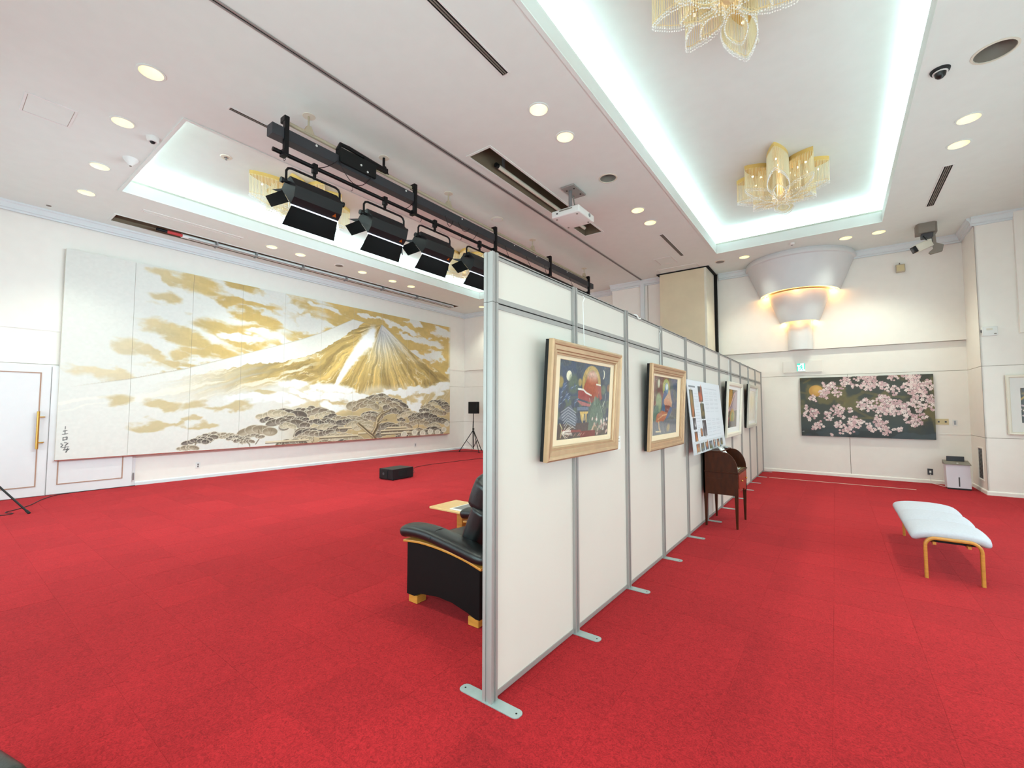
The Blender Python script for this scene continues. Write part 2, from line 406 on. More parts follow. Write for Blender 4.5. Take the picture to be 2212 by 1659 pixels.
CH = 5.62
for ci, (x0, x1, y0, y1) in enumerate(COVES):
    e = .21
    bm = NB(); box(bm, x0 - e, x1 + e, y0 - e, y1 + e, CH, CH + .02); obj('raised_ceiling', bm, ceil_m, ceiling)
    bm = NB()
    for a in ((x0 - e - .02, x0 - e, y0 - e, y1 + e), (x1 + e, x1 + e + .02, y0 - e, y1 + e), (x0 - e, x1 + e, y0 - e - .02, y0 - e), (x0 - e, x1 + e, y1 + e, y1 + e + .02)): box(bm, *a, HC + .02, CH)
    obj('cove_side', bm, white_m, ceiling)
    pl = Pl((x0, y1, HC), (1, 0, 0), (0, -1, 0)); Wd, L = x1 - x0, y1 - y0     # N points down
    bm = NB(); pl.frame(bm, 0, Wd, 0, L, [(0, -.001), (0, -.19), (-.03, -.19), (-.03, -.014), (-e, -.014), (-e, -.003), (-.02, -.003)]); obj('cove_lip', bm, lip_m, ceiling)
    bm = NB(); pl.frame(bm, 0, Wd, 0, L, [(-.022, -.19), (-.022, -.235), (-.05, -.235), (-.05, -.19)]); obj('cove_moulding', bm, lipline_m, ceiling)
    bm = NB(); pl.frame(bm, 0, Wd, 0, L, [(-.045, 0.002), (-.045, .012), (0.0, .012), (0.0, -.001)]); obj('opening_trim', bm, ceil_m, ceiling)
    bm = NB(); pl.frame(bm, 0, Wd, 0, L, [(-.12, -.03), (-.12, -.05), (-.15, -.05), (-.15, -.03)]); obj('led_strip', bm, led_m, ceiling)
    cx_, cy_ = (x0 + x1) / 2, (y0 + y1) / 2
    for (lx, ly, sx, sy, rx, ry) in ((x0 - .14, cy_, .12, L, 0, PI - .35), (x1 + .14, cy_, .12, L, 0, PI + .35), (cx_, y0 - .14, Wd, .12, PI + .35, 0), (cx_, y1 + .14, Wd, .12, PI - .35, 0)):
        add_area('cove_light', (lx, ly, HC + .09), sx, sy, P_COVE * max(sx, sy) * (1.35 if ci == 0 else .8), C_COVE, (rx, ry, 0))

# ---- divider track along the ceiling
bm = NB(); box(bm, -4.262, -4.245, YN, 11.8, HC - .012, HC); box(bm, -4.225, -4.208, YN, 11.8, HC - .012, HC); o = obj('trim_1', bm, alu_m); o['kind'] = 'structure'
obj('track_gap', bmx(-4.245, -4.225, YN, 11.8, HC - .004, HC - .001), dark_m, o)

# ---- walls: slab + panels
def wall(name, pl, a0, a1, cols, rows, top_proud=.045, top=HC, base=True, bd=.03):
    """cols: vertical seams; rows: (b0, b1, proud)"""
    bm = NB(); pl.box(bm, a0, a1, -.05, top, -.2, -.03); w = structure(name, bm, groove_m)
    for (b0, b1, pr) in rows:
        cs = [a0] + [c for c in cols if b0 < 2.0] + [a1]
        for c0, c1 in zip(cs, cs[1:]):
            bm = NB(); g = .004
            pl.box(bm, c0 + (g if c0 != a0 else 0), c1 - (g if c1 != a1 else 0), b0 + (g if b0 > .01 else 0), b1 - (g if b1 < top - .01 else 0), -.04, pr)
            obj('wall_panel', bm, wall_m, w)
    return w
ROWS = [(0, 1.03, 0), (1.03, 2.34, 0), (2.34, 2.955, 0)]
wallL = wall('wall_left', Pl((XL, 0, 0), (0, 1, 0), (0, 0, 1)), YN, YF + .05, [], ROWS + [(2.947, HC, .012)])
wallF = wall('wall_far', Pl((-4.2, YF, 0), (1, 0, 0), (0, 0, 1)), 0, 6.46, [4.44], [(0, 2.34, 0), (2.34, 2.955, 0), (2.955, HC, .075)])
wallFL = wall('wall_far_left', Pl((XL, 12.3, 0), (1, 0, 0), (0, 0, 1)), 0, 7.4, [], ROWS + [(2.955, HC, .03)])
wallR = wall('wall_right', Pl((XR, YF, 0), (0, -1, 0), (0, 0, 1)), 0, YF - YN, [], ROWS + [(2.955, HC, .03)])
wallN = wall('wall_near', Pl((XR, YN, 0), (-1, 0, 0), (0, 0, 1)), 0, XR - XL, [], ROWS + [(2.955, HC, .03)])
# made-up curtained windows beside and behind the camera, unseen, added as fill light
def fill_window(n, pl, w, h, k_=1.0, c_=None):
    bm = NB(); pl.frame(bm, 0, w, 0, h, [(0, 0), (0, .07), (.05, .07), (.05, 0)]); k = int(w // 1.2)
    for i in range(1, k): pl.box(bm, w * i / k - .02, w * i / k + .02, .05, h - .05, 0, .05)
    f = structure('fill_window_%d' % n, bm, alu_m)
    bm = NB(); m = int(w / .09)
    for i in range(m):
        a, b = w * i / m, w * (i + 1) / m; c = (a + b) / 2
        v = [bm.verts.new(pl.p(*q)) for q in ((a, .02, .03), (c, .02, .045), (b, .02, .03), (b, h - .02, .03), (c, h - .02, .045), (a, h - .02, .03))]
        bm.faces.new((v[0], v[1], v[4], v[5])); bm.faces.new((v[1], v[2], v[3], v[4]))
    obj('fill_curtain', bm, fillcurtain_m, f)
    q = pl.p(w / 2, h / 2, .09); d = bpy.data.lights.new('fill_window_light', 'AREA'); d.shape = 'RECTANGLE'; d.size = w; d.size_y = h; d.energy = P_FILL * w * h * k_; d.color = c_ or C_FILL
    o = bpy.data.objects.new('fill_window_light', d); COL.objects.link(o)
    o.matrix_world = Matrix(((pl.A.x, pl.B.x, pl.N.x, q.x), (pl.A.y, pl.B.y, pl.N.y, q.y), (pl.A.z, pl.B.z, pl.N.z, q.z), (0, 0, 0, 1))) @ Matrix.Rotation(PI, 4, 'Y')
fill_window(1, Pl((XR - .035, 10.2, .5), (0, -1, 0), (0, 0, 1)), 9.0, 2.35, .72)
fill_window(2, Pl((2.6, YN + .035, .5), (-1, 0, 0), (0, 0, 1)), 6.0, 2.35, 2.1)
fill_window(3, Pl((-4.8, YN + .035, .5), (-1, 0, 0), (0, 0, 1)), 5.8, 2.35, .76, (.54, .93, 1.0))
# pier to the right (side face + front face)
bm = NB(); box(bm, 2.195, XR, 11.56, YF, 0, HC); pier = structure('wall_pier', bm, groove_m)
ps = Pl((2.195, YF, 0), (0, -1, 0), (0, 0, 1)); pf_ = Pl((2.195, 11.56, 0), (1, 0, 0), (0, 0, 1))
for (b0, b1) in ((0, 1.03), (1.03, 2.34), (2.34, HC)):
    bm = NB(); ps.box(bm, 0, 1.04 + .02, b0 + (.004 if b0 else 0), b1 - .004, 0, .02); obj('wall_panel', bm, wall_m, pier)
    bm = NB(); pf_.box(bm, -.02, XR - 2.195, b0 + (.004 if b0 else 0), b1 - .004, 0, .02); obj('wall_panel', bm, wall_m, pier)
obj('raised_panel', bmx(2.66, XR, 11.46, 11.545, 2.9, HC - .02), wall_m, pier)
# pier where the dividing wall ends
bm = NB(); box(bm, -5.15, -3.7, 11.86, 12.25, 0, HC, bev=.01, seg=1); p2 = structure('wall_divider_end', bm, wall_m)
obj('end_post', bmx(-4.29, -4.18, 11.80, 11.88, 0, HC - .02, bev=.006, seg=1), crown_m, p2)
obj('post_gap', bmx(-4.10, -4.085, 11.845, 11.87, 0, HC - .14), groove_m, p2)

# ---- crown trims and baseboards
def run(name, pl, a0, a1, prof, m):
    bm = NB(); A = [bm.verts.new(pl.p(a0, b, n)) for b, n in prof]; B = [bm.verts.new(pl.p(a1, b, n)) for b, n in prof]; k = len(prof)
    for i in range(k): bm.faces.new((A[i], A[(i + 1) % k], B[(i + 1) % k], B[i]))
    bm.faces.new(A); bm.faces.new(B[::-1]); return structure(name, bm, m)
CR = [(HC, 0), (HC, .10), (HC - .03, .10), (HC - .045, .075), (HC - .10, .055), (HC - .12, .055), (HC - .13, .03), (HC - .16, .03), (HC - .16, 0)]
run('trim_2', Pl((XL + .035, 0, 0), (0, 1, 0), (0, 0, 1)), YN, 12.3, CR, crown_m)
run('trim_3', Pl((-2.4, YF - .09, 0), (1, 0, 0), (0, 0, 1)), 0, 4.6, CR, crown_m)
run('trim_4', Pl((2.175, YF, 0), (0, -1, 0), (0, 0, 1)), 0, 1.1, CR, crown_m)
run('trim_5', Pl((2.175, 11.54, 0), (1, 0, 0), (0, 0, 1)), -.05, XR - 2.17, CR, crown_m)
run('trim_6', Pl((XL, 12.27, 0), (1, 0, 0), (0, 0, 1)), 0, 6.3, CR, crown_m)
run('trim_7', Pl((-5.15, 11.86, 0), (1, 0, 0), (0, 0, 1)), -.03, 1.45, CR, crown_m)
BB = [(0, 0), (0, .018), (.055, .018), (.07, .012), (.075, 0)]
run('baseboard_left', Pl((XL, 0, 0), (0, 1, 0), (0, 0, 1)), 2.6, 12.3, BB, crown_m)
run('baseboard_far', Pl((-2.4, YF, 0), (1, 0, 0), (0, 0, 1)), 0, 4.6, BB, wall_m)
run('baseboard_pier_side', Pl((2.175, YF, 0), (0, -1, 0), (0, 0, 1)), 0, 1.06, BB, wall_m)
run('baseboard_pier_front', Pl((2.175, 11.54, 0), (1, 0, 0), (0, 0, 1)), -.018, 1.1, BB, wall_m)
run('baseboard_far_left', Pl((XL, 12.3, 0), (1, 0, 0), (0, 0, 1)), 0, 6.3, BB, wall_m)
run('trim_10', Pl((1.68, YF, 0), (1, 0, 0), (0, 0, 1)), 0, .50, [(1.025, 0), (1.025, .006), (1.04, .006), (1.04, 0)], wall_m)
# ---- double door under the left end of the mural
pd = Pl((XL, 0, 0), (0, 1, 0), (0, 0, 1))
bm = NB(); pd.box(bm, .12, 2.6, 0, 2.33, 0, .012); door = structure('door_1', bm, door_m)
for (a0, a1, l0, l1) in ((.16, 1.352, .3, 1.235), (1.366, 2.54, 1.49, 2.40)):
    bm = NB(); pd.box(bm, a0, a1, .012, 2.30, .012, .045); leaf = obj('door_leaf', bm, door_m, door)
    bm = NB(); pd.frame(bm, l0, l1, .175, 2.19, [(0, .045), (0, .052), (.016, .052), (.016, .045)]); obj('inlay_line', bm, inlay_m, leaf)
bm = NB(); tube(bm, [pd.p(1.215, .84, .12), pd.p(1.215, 1.50, .12)], .02, 14); ha = obj('handle', bm, brass_m, door, 60)
bm = NB()
for z in (.95, 1.40): tube(bm, [pd.p(1.215, z, .12), pd.p(1.285, z, .115), pd.p(1.30, z, .04)], .012, 10)
obj('handle_bracket', bm, brass_m, door, 60)
for z in (.12, 2.1):
    bm = NB(); tube(bm, [pd.p(2.565, z, .05), pd.p(2.565, z + .14, .05)], .012, 10); obj('hinge', bm, greym_m, door, 60)

# ---- movable wall panels parked at the far wall
bm = NB(); box(bm, -3.74, -2.44, 11.52, YF, HC - .02, HC - .004); pk = structure('trim_8', bm, dark_m)
t = thing('movable_wall_stack', 'tall beige stack of parked movable wall panels at the far end behind the display partition', 'movable wall', (-3.1, 11.9, 0))
obj('front_panel', bmx(-3.66, -2.55, 11.53, 11.59, .02, HC - .03, bev=.004, seg=1), beige_m, t)
for i, y in enumerate((11.60, 11.80, 12.0, 12.2)):
    obj('panel', bmx(-3.64, -2.56, y, y + .19, .02, HC - .03, bev=.004, seg=1), beige_m, t)
obj('edge_casing', bmx(-2.553, -2.50, 11.53, 12.38, .01, HC - .03, bev=.003, seg=1), cream_m, t)
bm = NB(); box(bm, -2.50, -2.44, 12.40, 12.505, 0, HC - .03); structure('trim_9', bm, dark_m)
# access hatches and long cover plate
def hatch(nm, label, x0, x1, y0, y1):
    bm = NB(); pl = Pl((x0, y1, HC), (1, 0, 0), (0, -1, 0)); pl.frame(bm, 0, x1 - x0, 0, y1 - y0, [(0, 0), (0, .008), (.022, .008), (.022, 0)])
    t = thing(nm, label, 'hatch', (x0, y0, HC)); obj('frame', bm, whitep_m, t)
    obj('hatch_panel', bmx(x0 + .028, x1 - .028, y0 + .028, y1 - .028, HC - .005, HC - .0005), ceil_m, t)
    bm = NB(); pl.frame(bm, .022, x1 - x0 - .022, .022, y1 - y0 - .022, [(0, .0005), (0, .003), (.006, .003), (.006, .0005)]); obj('gap', bm, groove_m, t)
hatch('ceiling_hatch', 'white flush access hatch in the ceiling at far left', -7.71, -7.2, .53, .96)
hatch('ceiling_hatch', 'small square access hatch in the ceiling before the parked beige panels', -3.40, -2.98, 10.28, 10.80)
hatch('cover_plate', 'long thin white cover plate in the ceiling over the mural wall', -10.0, -9.86, 2.2, 3.85)
hatch('ceiling_hatch', 'wide flush hatch with a dark joint just before the beige panels', -3.62, -2.62, 11.15, 11.46)
# ================================================================== THINGS
# ---- downlights
def downlight(x, y, label, lit=True, r=RD, hidden=False, grp='warm recessed downlights'):
    t = thing('ceiling_downlight', label, 'downlight', (x, y, HC), grp if lit else 'unlit recessed downlights')
    bm = NB(); lathe(bm, [(r + .022, 0), (r + .022, -.006), (r + .002, -.009), (r, 0), (r, .02)], (x, y, HC), 28); obj('trim_ring', bm, ceil_m if lit else cream_m, t, 50)
    bm = NB(); lathe(bm, [(r, .0), (r * .92, .05), (r * .72, .11)] + ([] if lit else [(r * .6, .16)]), (x, y, HC), 28); obj('reflector', bm, refl_m if lit else grey_m, t, 60)
    bm = NB(); disc(bm, (x, y, HC + (.11 if lit else .16)), r * .72, 24); obj('lamp', bm, lamp_m if lit else blackp_m, t)
    if lit: dlight(x, y)
    return t
def dlight(x, y):
    d = bpy.data.lights.new('downlight_lamp', 'SPOT'); d.energy = P_DOWN * 4 * (.75 if y > 11 else 1.0); d.spot_size = math.radians(104); d.spot_blend = .7; d.color = C_DOWN; d.shadow_soft_size = .09
    o = bpy.data.objects.new('downlight_lamp', d); COL.objects.link(o); o.location = (x, y, HC - .012)
for x, y, lb in DOWN: downlight(x, y, lb)
for x, y, r, lb in DARKDOWN: downlight(x, y, lb, False, r)
for x, y in HIDDEN_DOWN: dlight(x, y)

# ---- slot diffusers
def vent(label, x0, x1, y0, y1, n=3):
    t = thing('slot_diffuser', label, 'air vent', ((x0 + x1) / 2, (y0 + y1) / 2, HC), 'linear slot diffusers')
    pl = Pl((x0, y1, HC), (1, 0, 0), (0, -1, 0)); bm = NB()
    pl.frame(bm, 0, x1 - x0, 0, y1 - y0, [(0, 0), (0, .007), (.014, .007), (.014, 0)]); obj('frame', bm, whitep_m, t)
    obj('backing', bmx(x0 + .012, x1 - .012, y0 + .012, y1 - .012, HC - .003, HC - .0008), dark_m, t)
    w = (x1 - x0 - .028) / n
    for i in range(n - 1):
        c = x0 + .014 + w * (i + 1); obj('vane', bmx(c - .006, c + .006, y0 + .014, y1 - .014, HC - .008, HC - .002), grey_m if n < 5 else whitep_m, t)
vent('long three-slot air diffuser near the top centre of the ceiling', -2.76, -2.66, 1.9, 3.55, 3)
vent('short slot diffuser above the near end of the black spotlight rig', -5.70, -5.62, 2.0, 3.4, 2)
vent('slot diffuser in the ceiling left of the light well, before the square hatch', -2.81, -2.72, 8.85, 10.42, 3)
vent('slot diffuser on the right ceiling strip before the ceiling camera', 1.38, 1.50, 8.77, 10.4, 4)
# ---- round ceiling fittings
def round_fit(nm, label, cat, x, y, z, prof, m, parts=()):
    t = thing(nm, label, cat, (x, y, z)); bm = NB(); lathe(bm, prof, (x, y, z), 28); obj('body', bm, m, t, 50)
    for pn, pr, pm in parts: bm = NB(); lathe(bm, pr, (x, y, z), 24); obj(pn, bm, pm, t, 50)
    return t
flatp = [(.001, -.012), (.10, -.012), (.112, -.006), (.115, 0)]
round_fit('ceiling_speaker', 'flat pale round ceiling speaker between the spotlight rig and the divider track', 'speaker', -5.02, 6.3, HC, flatp, cream_m, [('grille', [(.001, -.015), (.09, -.015), (.092, -.012)], whitep_m)])
round_fit('ceiling_speaker', 'flat round ceiling speaker over the mural wall between downlights', 'speaker', -9.87, 6.05, HC, flatp, whitep_m, [('grille', [(.001, -.015), (.09, -.015), (.092, -.012)], grey_m)])
round_fit('ceiling_speaker', 'flat round ceiling speaker just left of the plaster sconce', 'speaker', -2.15, 11.39, HC, flatp, cream_m, [('grille', [(.001, -.015), (.09, -.015), (.092, -.012)], grey_m)])
def sprinkler(label, x, y, z=CH):
    round_fit('sprinkler', label, 'sprinkler', x, y, z, [(.03, -.012), (.075, -.012), (.085, 0)], cream_m, [('recess', [(.001, -.004), (.03, -.004), (.03, -.014), (.035, -.014)], groove_m), ('nozzle', [(.001, -.05), (.018, -.048), (.018, -.044), (.006, -.04), (.008, -.004)], greym_m)])
sprinkler('small round sprinkler in the raised ceiling of the right light well', -.635, 5.3); sprinkler('small round sprinkler in the raised ceiling of the left light well', -7.8, 2.75)
round_fit('dome_camera', 'white dome security camera beside the left light well', 'security camera', -7.11, 1.65, HC, [(.001, -.06), (.05, -.06), (.062, -.045), (.07, -.01), (.07, 0)], whitep_m, [('lens', [(.001, -.085), (.02, -.08), (.032, -.06)], blackp_m)])
round_fit('smoke_detector', 'white conical detector at the left edge of the left light well', 'detector', -7.99, 1.62, HC, [(.001, -.10), (.018, -.10), (.03, -.085), (.085, -.02), (.09, 0)], whitep_m, [('tip', [(.001, -.112), (.012, -.11), (.014, -.1)], grey_m)])
round_fit('dome_camera', 'black glass dome security camera on the right ceiling strip', 'security camera', .99, 6.21, HC, [(.05, -.03), (.075, -.022), (.082, 0)], blackp_m, [('ring', [(.048, -.034), (.062, -.034), (.062, -.024)], whitep_m), ('dome', [(.001, -.09), (.025, -.084), (.042, -.066), (.05, -.03)], MATS['black_leather'])])
round_fit('motion_sensor', 'small white round sensor with dark centre in front of the light well end', 'sensor', -.65, 11.01, HC, [(.018, -.045), (.045, -.04), (.05, -.02), (.05, 0)], whitep_m, [('lens', [(.001, -.05), (.018, -.046)], blackp_m)])
round_fit('ceiling_hook_plate', 'tiny grey ceiling plate near the crown at far left', 'ceiling fitting', -11.03, 1.17, HC, [(.001, -.01), (.03, -.01), (.035, 0)], grey_m)

# ---- projection screens parked in the slots
t = thing('projection_screen', 'long white rolled projection screen in the ceiling slot above the mural', 'projection screen', (-10.66, 6.5, HC))
bm = NB(); tube(bm, [(-10.66, 3.0, HC - .035), (-10.66, 10.9, HC - .035)], .042, 14); obj('roller', bm, white_m, t, 60)
bm = NB(); tube(bm, [(-10.60, 2.75, HC - .05), (-10.60, 3.0, HC - .05)], .032, 12); obj('end_wrap', bm, redtape_m, t, 60)['label'] = 'red wrapped end'
bm = NB(); tube(bm, [(-10.60, 2.58, HC - .05), (-10.60, 2.76, HC - .05)], .03, 12); obj('end_cap', bm, black_m, t, 60)
bm = NB(); tube(bm, [(-10.55, 3.1, HC - .09), (-10.55, 10.8, HC - .09)], .014, 8); obj('bottom_bar', bm, alu_m, t, 60)
for y in (3.6, 4.4, 5.5, 6.7, 7.9, 9.2):
    obj('bracket', bmx(-10.70, -10.54, y, y + .03, HC - .11, HC + .2), greym_m, t)
t = thing('projection_screen', 'rolled white screen lying in the ceiling recess beside the projector', 'projection screen', (-3.97, 6.2, HC))
bm = NB(); tube(bm, [(-3.96, 4.98, HC + .07), (-3.96, 7.8, HC + .07)], .032, 14); obj('roller', bm, cream_m, t, 60)
bm = NB(); tube(bm, [(-3.96, 4.93, HC + .07), (-3.96, 4.985, HC + .07)], .036, 14); obj('end_cap', bm, black_m, t, 60)
for y in (5.1, 7.6): obj('hanger', bmx(-3.975, -3.945, y, y + .04, HC + .09, HC + .335), greym_m, t)
obj('ceiling_box', bmx(-3.98, -3.76, 4.5, 4.66, HC + .18, HC + .33), whitep_m, None).name = 'junction_box'
tag(bpy.data.objects['junction_box'], 'small pale junction box inside the near end of the ceiling recess', 'junction box')

# ---- projector
t = thing('projector', 'white ceiling projector on a grey bracket beside the recessed slot', 'projector', (-3.34, 6.2, HC))
bm = NB(); box(bm, -3.45, -3.22, 5.97, 6.40, HC - .03, HC - .001, bev=.004, seg=1); mp = obj('mount_plate', bm, alu_m, t)
for x, y in ((-3.4, 6.08), (-3.27, 6.08), (-3.4, 6.3), (-3.27, 6.3)):
    bm = NB(); tube(bm, [(x, y, HC - .034), (x, y, HC - .0)], .014, 10); obj('screw', bm, dark_m, mp)
bm = NB(); tube(bm, [(-3.36, 6.12, HC - .03), (-3.36, 6.12, HC - .36)], .028, 14); obj('drop_pole', bm, greym_m, t, 60)
bm = NB(); tube(bm, [(-3.33, 6.15, HC - .1), (-3.32, 6.2, HC - .25), (-3.40, 6.16, HC - .37)], .012, 8); obj('cable', bm, grey_m, t, 60)
bm = NB(); box(bm, -3.56, -3.16, 5.98, 6.40, 4.735, 4.765, bev=.01); obj('bracket_tray', bm, greym_m, t)
bm = NB(); box(bm, -3.60, -3.10, 5.92, 6.46, 4.62, 4.735, bev=.022, seg=3); obj('body', bm, whitep_m, t, 40)
bm = NB(); box(bm, -3.45, -3.22, 5.914, 5.925, 4.695, 4.712); obj('vent_slot', bm, grey_m, t)
bm = NB(); tube(bm, [(-3.49, 5.925, 4.675), (-3.49, 5.914, 4.675)], .014, 12); obj('button', bm, dgrey_m, t)
bm = NB(); tube(bm, [(-3.095, 6.28, 4.68), (-3.103, 6.28, 4.68)], .03, 16); obj('lens', bm, greym_m, t)
for x, y in ((-3.54, 6.0), (-3.17, 5.99), (-3.54, 6.38), (-3.17, 6.38)):
    bm = NB(); tube(bm, [(x, y, 4.612), (x, y, 4.622)], .015, 10); obj('foot', bm, grey_m, t)

# ---- pan-tilt camera hung from the ceiling
t = thing('pan_tilt_camera', 'grey pan-tilt camera hanging from the ceiling before the right pier', 'security camera', (1.52, 11.4, HC))
bm = NB(); prism(bm, [(1.39, 11.28), (1.62, 11.28), (1.66, 11.34), (1.66, 11.52), (1.36, 11.52), (1.36, 11.34)], 'z', 4.93, HC); bevel_all(bm, .01); obj('base_housing', bm, grey_m, t)
bm = NB(); box(bm, 1.43, 1.60, 11.33, 11.47, 4.84, 4.93, bev=.01); obj('pan_block', bm, dgrey_m, t)
bm = NB(); prism(bm, [(1.58, 4.93), (1.63, 4.93), (1.64, 4.72), (1.74, 4.66), (1.72, 4.55), (1.56, 4.52), (1.53, 4.555), (1.60, 4.62)], 'y', 11.36, 11.44); bevel_all(bm, .006); obj('arm', bm, grey_m, t)
Mr = Matrix.Translation((1.46, 11.37, 4.70)) @ Matrix.Rotation(math.radians(22), 4, 'Z') @ Matrix.Rotation(math.radians(-24), 4, 'Y')
bm = NB(); box(bm, -.15, .12, -.07, .07, -.075, .075, bev=.02, M=Mr); obj('camera_head', bm, cream_m, t, 40)
bm = NB(); box(bm, -.19, -.145, -.06, .06, -.062, .062, bev=.008, M=Mr); hd = obj('lens_hood', bm, blackp_m, t)
bm = NB(); tube(bm, [Mr @ Vector((-.186, 0, 0)), Mr @ Vector((-.198, 0, 0))], .042, 18); obj('lens', bm, dgrey_m, hd)
bm = NB(); tube(bm, [(1.50, 11.36, 4.93), (1.46, 11.33, 4.87), (1.49, 11.31, 4.80), (1.53, 11.34, 4.75)], .008, 8); obj('cable', bm, black_m, t)

# ---- spotlight rig
t = thing('lighting_rig', 'long black lighting bar hung from a beige ceiling pipe', 'lighting rig', (-5.05, 6.2, HC))
X = -5.05
bm = NB(); tube(bm, [(X, 2.36, 4.90), (X, 10.2, 4.86)], .024, 12); obj('ceiling_pipe', bm, pipe_m, t, 60)
for i, y in enumerate((2.65, 3.75, 5.04, 7.54, 9.90)):
    bm = NB(); lathe(bm, [(.001, -.006), (.07, -.006), (.075, 0)], (X, y, HC), 24); fl = obj('ceiling_flange', bm, cream_m, t)
    bm = NB(); tube(bm, [(X, y, HC), (X, y, 4.96)], .011 if i != 1 else .018, 10)
    prism(bm, [(y - .02, 4.99), (y + .02, 4.99), (y + .07, 4.89), (y - .07, 4.89)], 'x', X - .028, X + .028)
    obj('drop_bracket', bm, pipe_m if i != 1 else black_m, t)
bm = NB(); box(bm, X - .065, X + .065, 2.2, 10.3, 4.66, 4.79, bev=.004, seg=1); obj('raceway', bm, dgreyl_m, t)
bm = NB(); tube(bm, [(X, 2.24, 4.515), (X, 10.2, 4.50)], .024, 12); obj('lower_pipe', bm, black_m, t, 60)
for y in (2.36, 4.28, 6.22, 8.17, 10.05):
    bm = NB(); box(bm, X + .03, X + .065 + .012, y - .025, y + .025, 4.49, 4.93); box(bm, X - .035, X + .075, y - .03, y + .03, 4.87, 4.94, bev=.008); box(bm, X - .035, X + .075, y - .03, y + .03, 4.47, 4.545, bev=.008); obj('hanger_strap', bm, black_m, t)
bm = NB(); tube(bm, [(X + .03, 3.02, 4.86), (X + .03, 3.06, 4.96), (X + .03, 3.18, 4.965), (X + .03, 3.75, 4.93)], .028, 10); box(bm, X, X + .07, 3.38, 3.78, 4.88, 4.945, bev=.01); obj('feed_conduit', bm, black_m, t)
bm = NB(); box(bm, X - .02, X + .10, 3.02, 3.56, 4.70, 4.885, bev=.006, seg=1); obj('power_box', bm, blackf_m, t)
for y, z in ((3.32, 4.78), (3.42, 4.73), (2.72, 4.76), (4.1, 4.76), (5.3, 4.76), (6.8, 4.76), (7.6, 4.76), (8.9, 4.76)):
    bm = NB(); tube(bm, [(X + (.1 if 3 < y < 3.6 else .066), y, z), (X + (.106 if 3 < y < 3.6 else .072), y, z)], .014, 10); obj('socket', bm, whitep_m, t)
def sag(bm, a, b, dz, r=.005, n=10):
    a, b = Vector(a), Vector(b); tube(bm, [a.lerp(b, i / n) - Vector((0, 0, dz * 4 * (i / n) * (1 - i / n))) for i in range(n + 1)], r, 6)
for a, b, dz in (((X + .08, 3.02, 4.70), (X + .09, 3.5, 4.72), .22), ((X + .07, 3.0, 4.7), (X + .0, 2.75, 4.52), .03), ((X + .07, 4.25, 4.66), (X, 4.05, 4.5), .05), ((X + .07, 4.9, 4.68), (X + .05, 5.1, 4.66), .13), ((X + .07, 5.2, 4.68), (X + .05, 5.5, 4.66), .1), ((X + .07, 5.7, 4.66), (X, 5.6, 4.5), .03), ((X + .07, 6.5, 4.66), (X + .02, 6.8, 4.5), .08), ((X + .07, 7.2, 4.66), (X + .02, 7.6, 4.5), .07), ((X + .07, 7.9, 4.66), (X + .02, 8.1, 4.5), .05), ((X + .07, 9.0, 4.66), (X + .02, 9.4, 4.5), .06)):
    bm = NB(); sag(bm, a, b, dz); obj('cable', bm, cable_m, t, 60)
for y in (2.38, 3.26, 4.45, 5.35):
    bm = NB(); tube(bm, [(X, y, 4.5), (X, y + .01, 4.46), (X, y - .008, 4.43), (X, y - .02, 4.445)], .003, 6); obj('hook', bm, black_m, t)

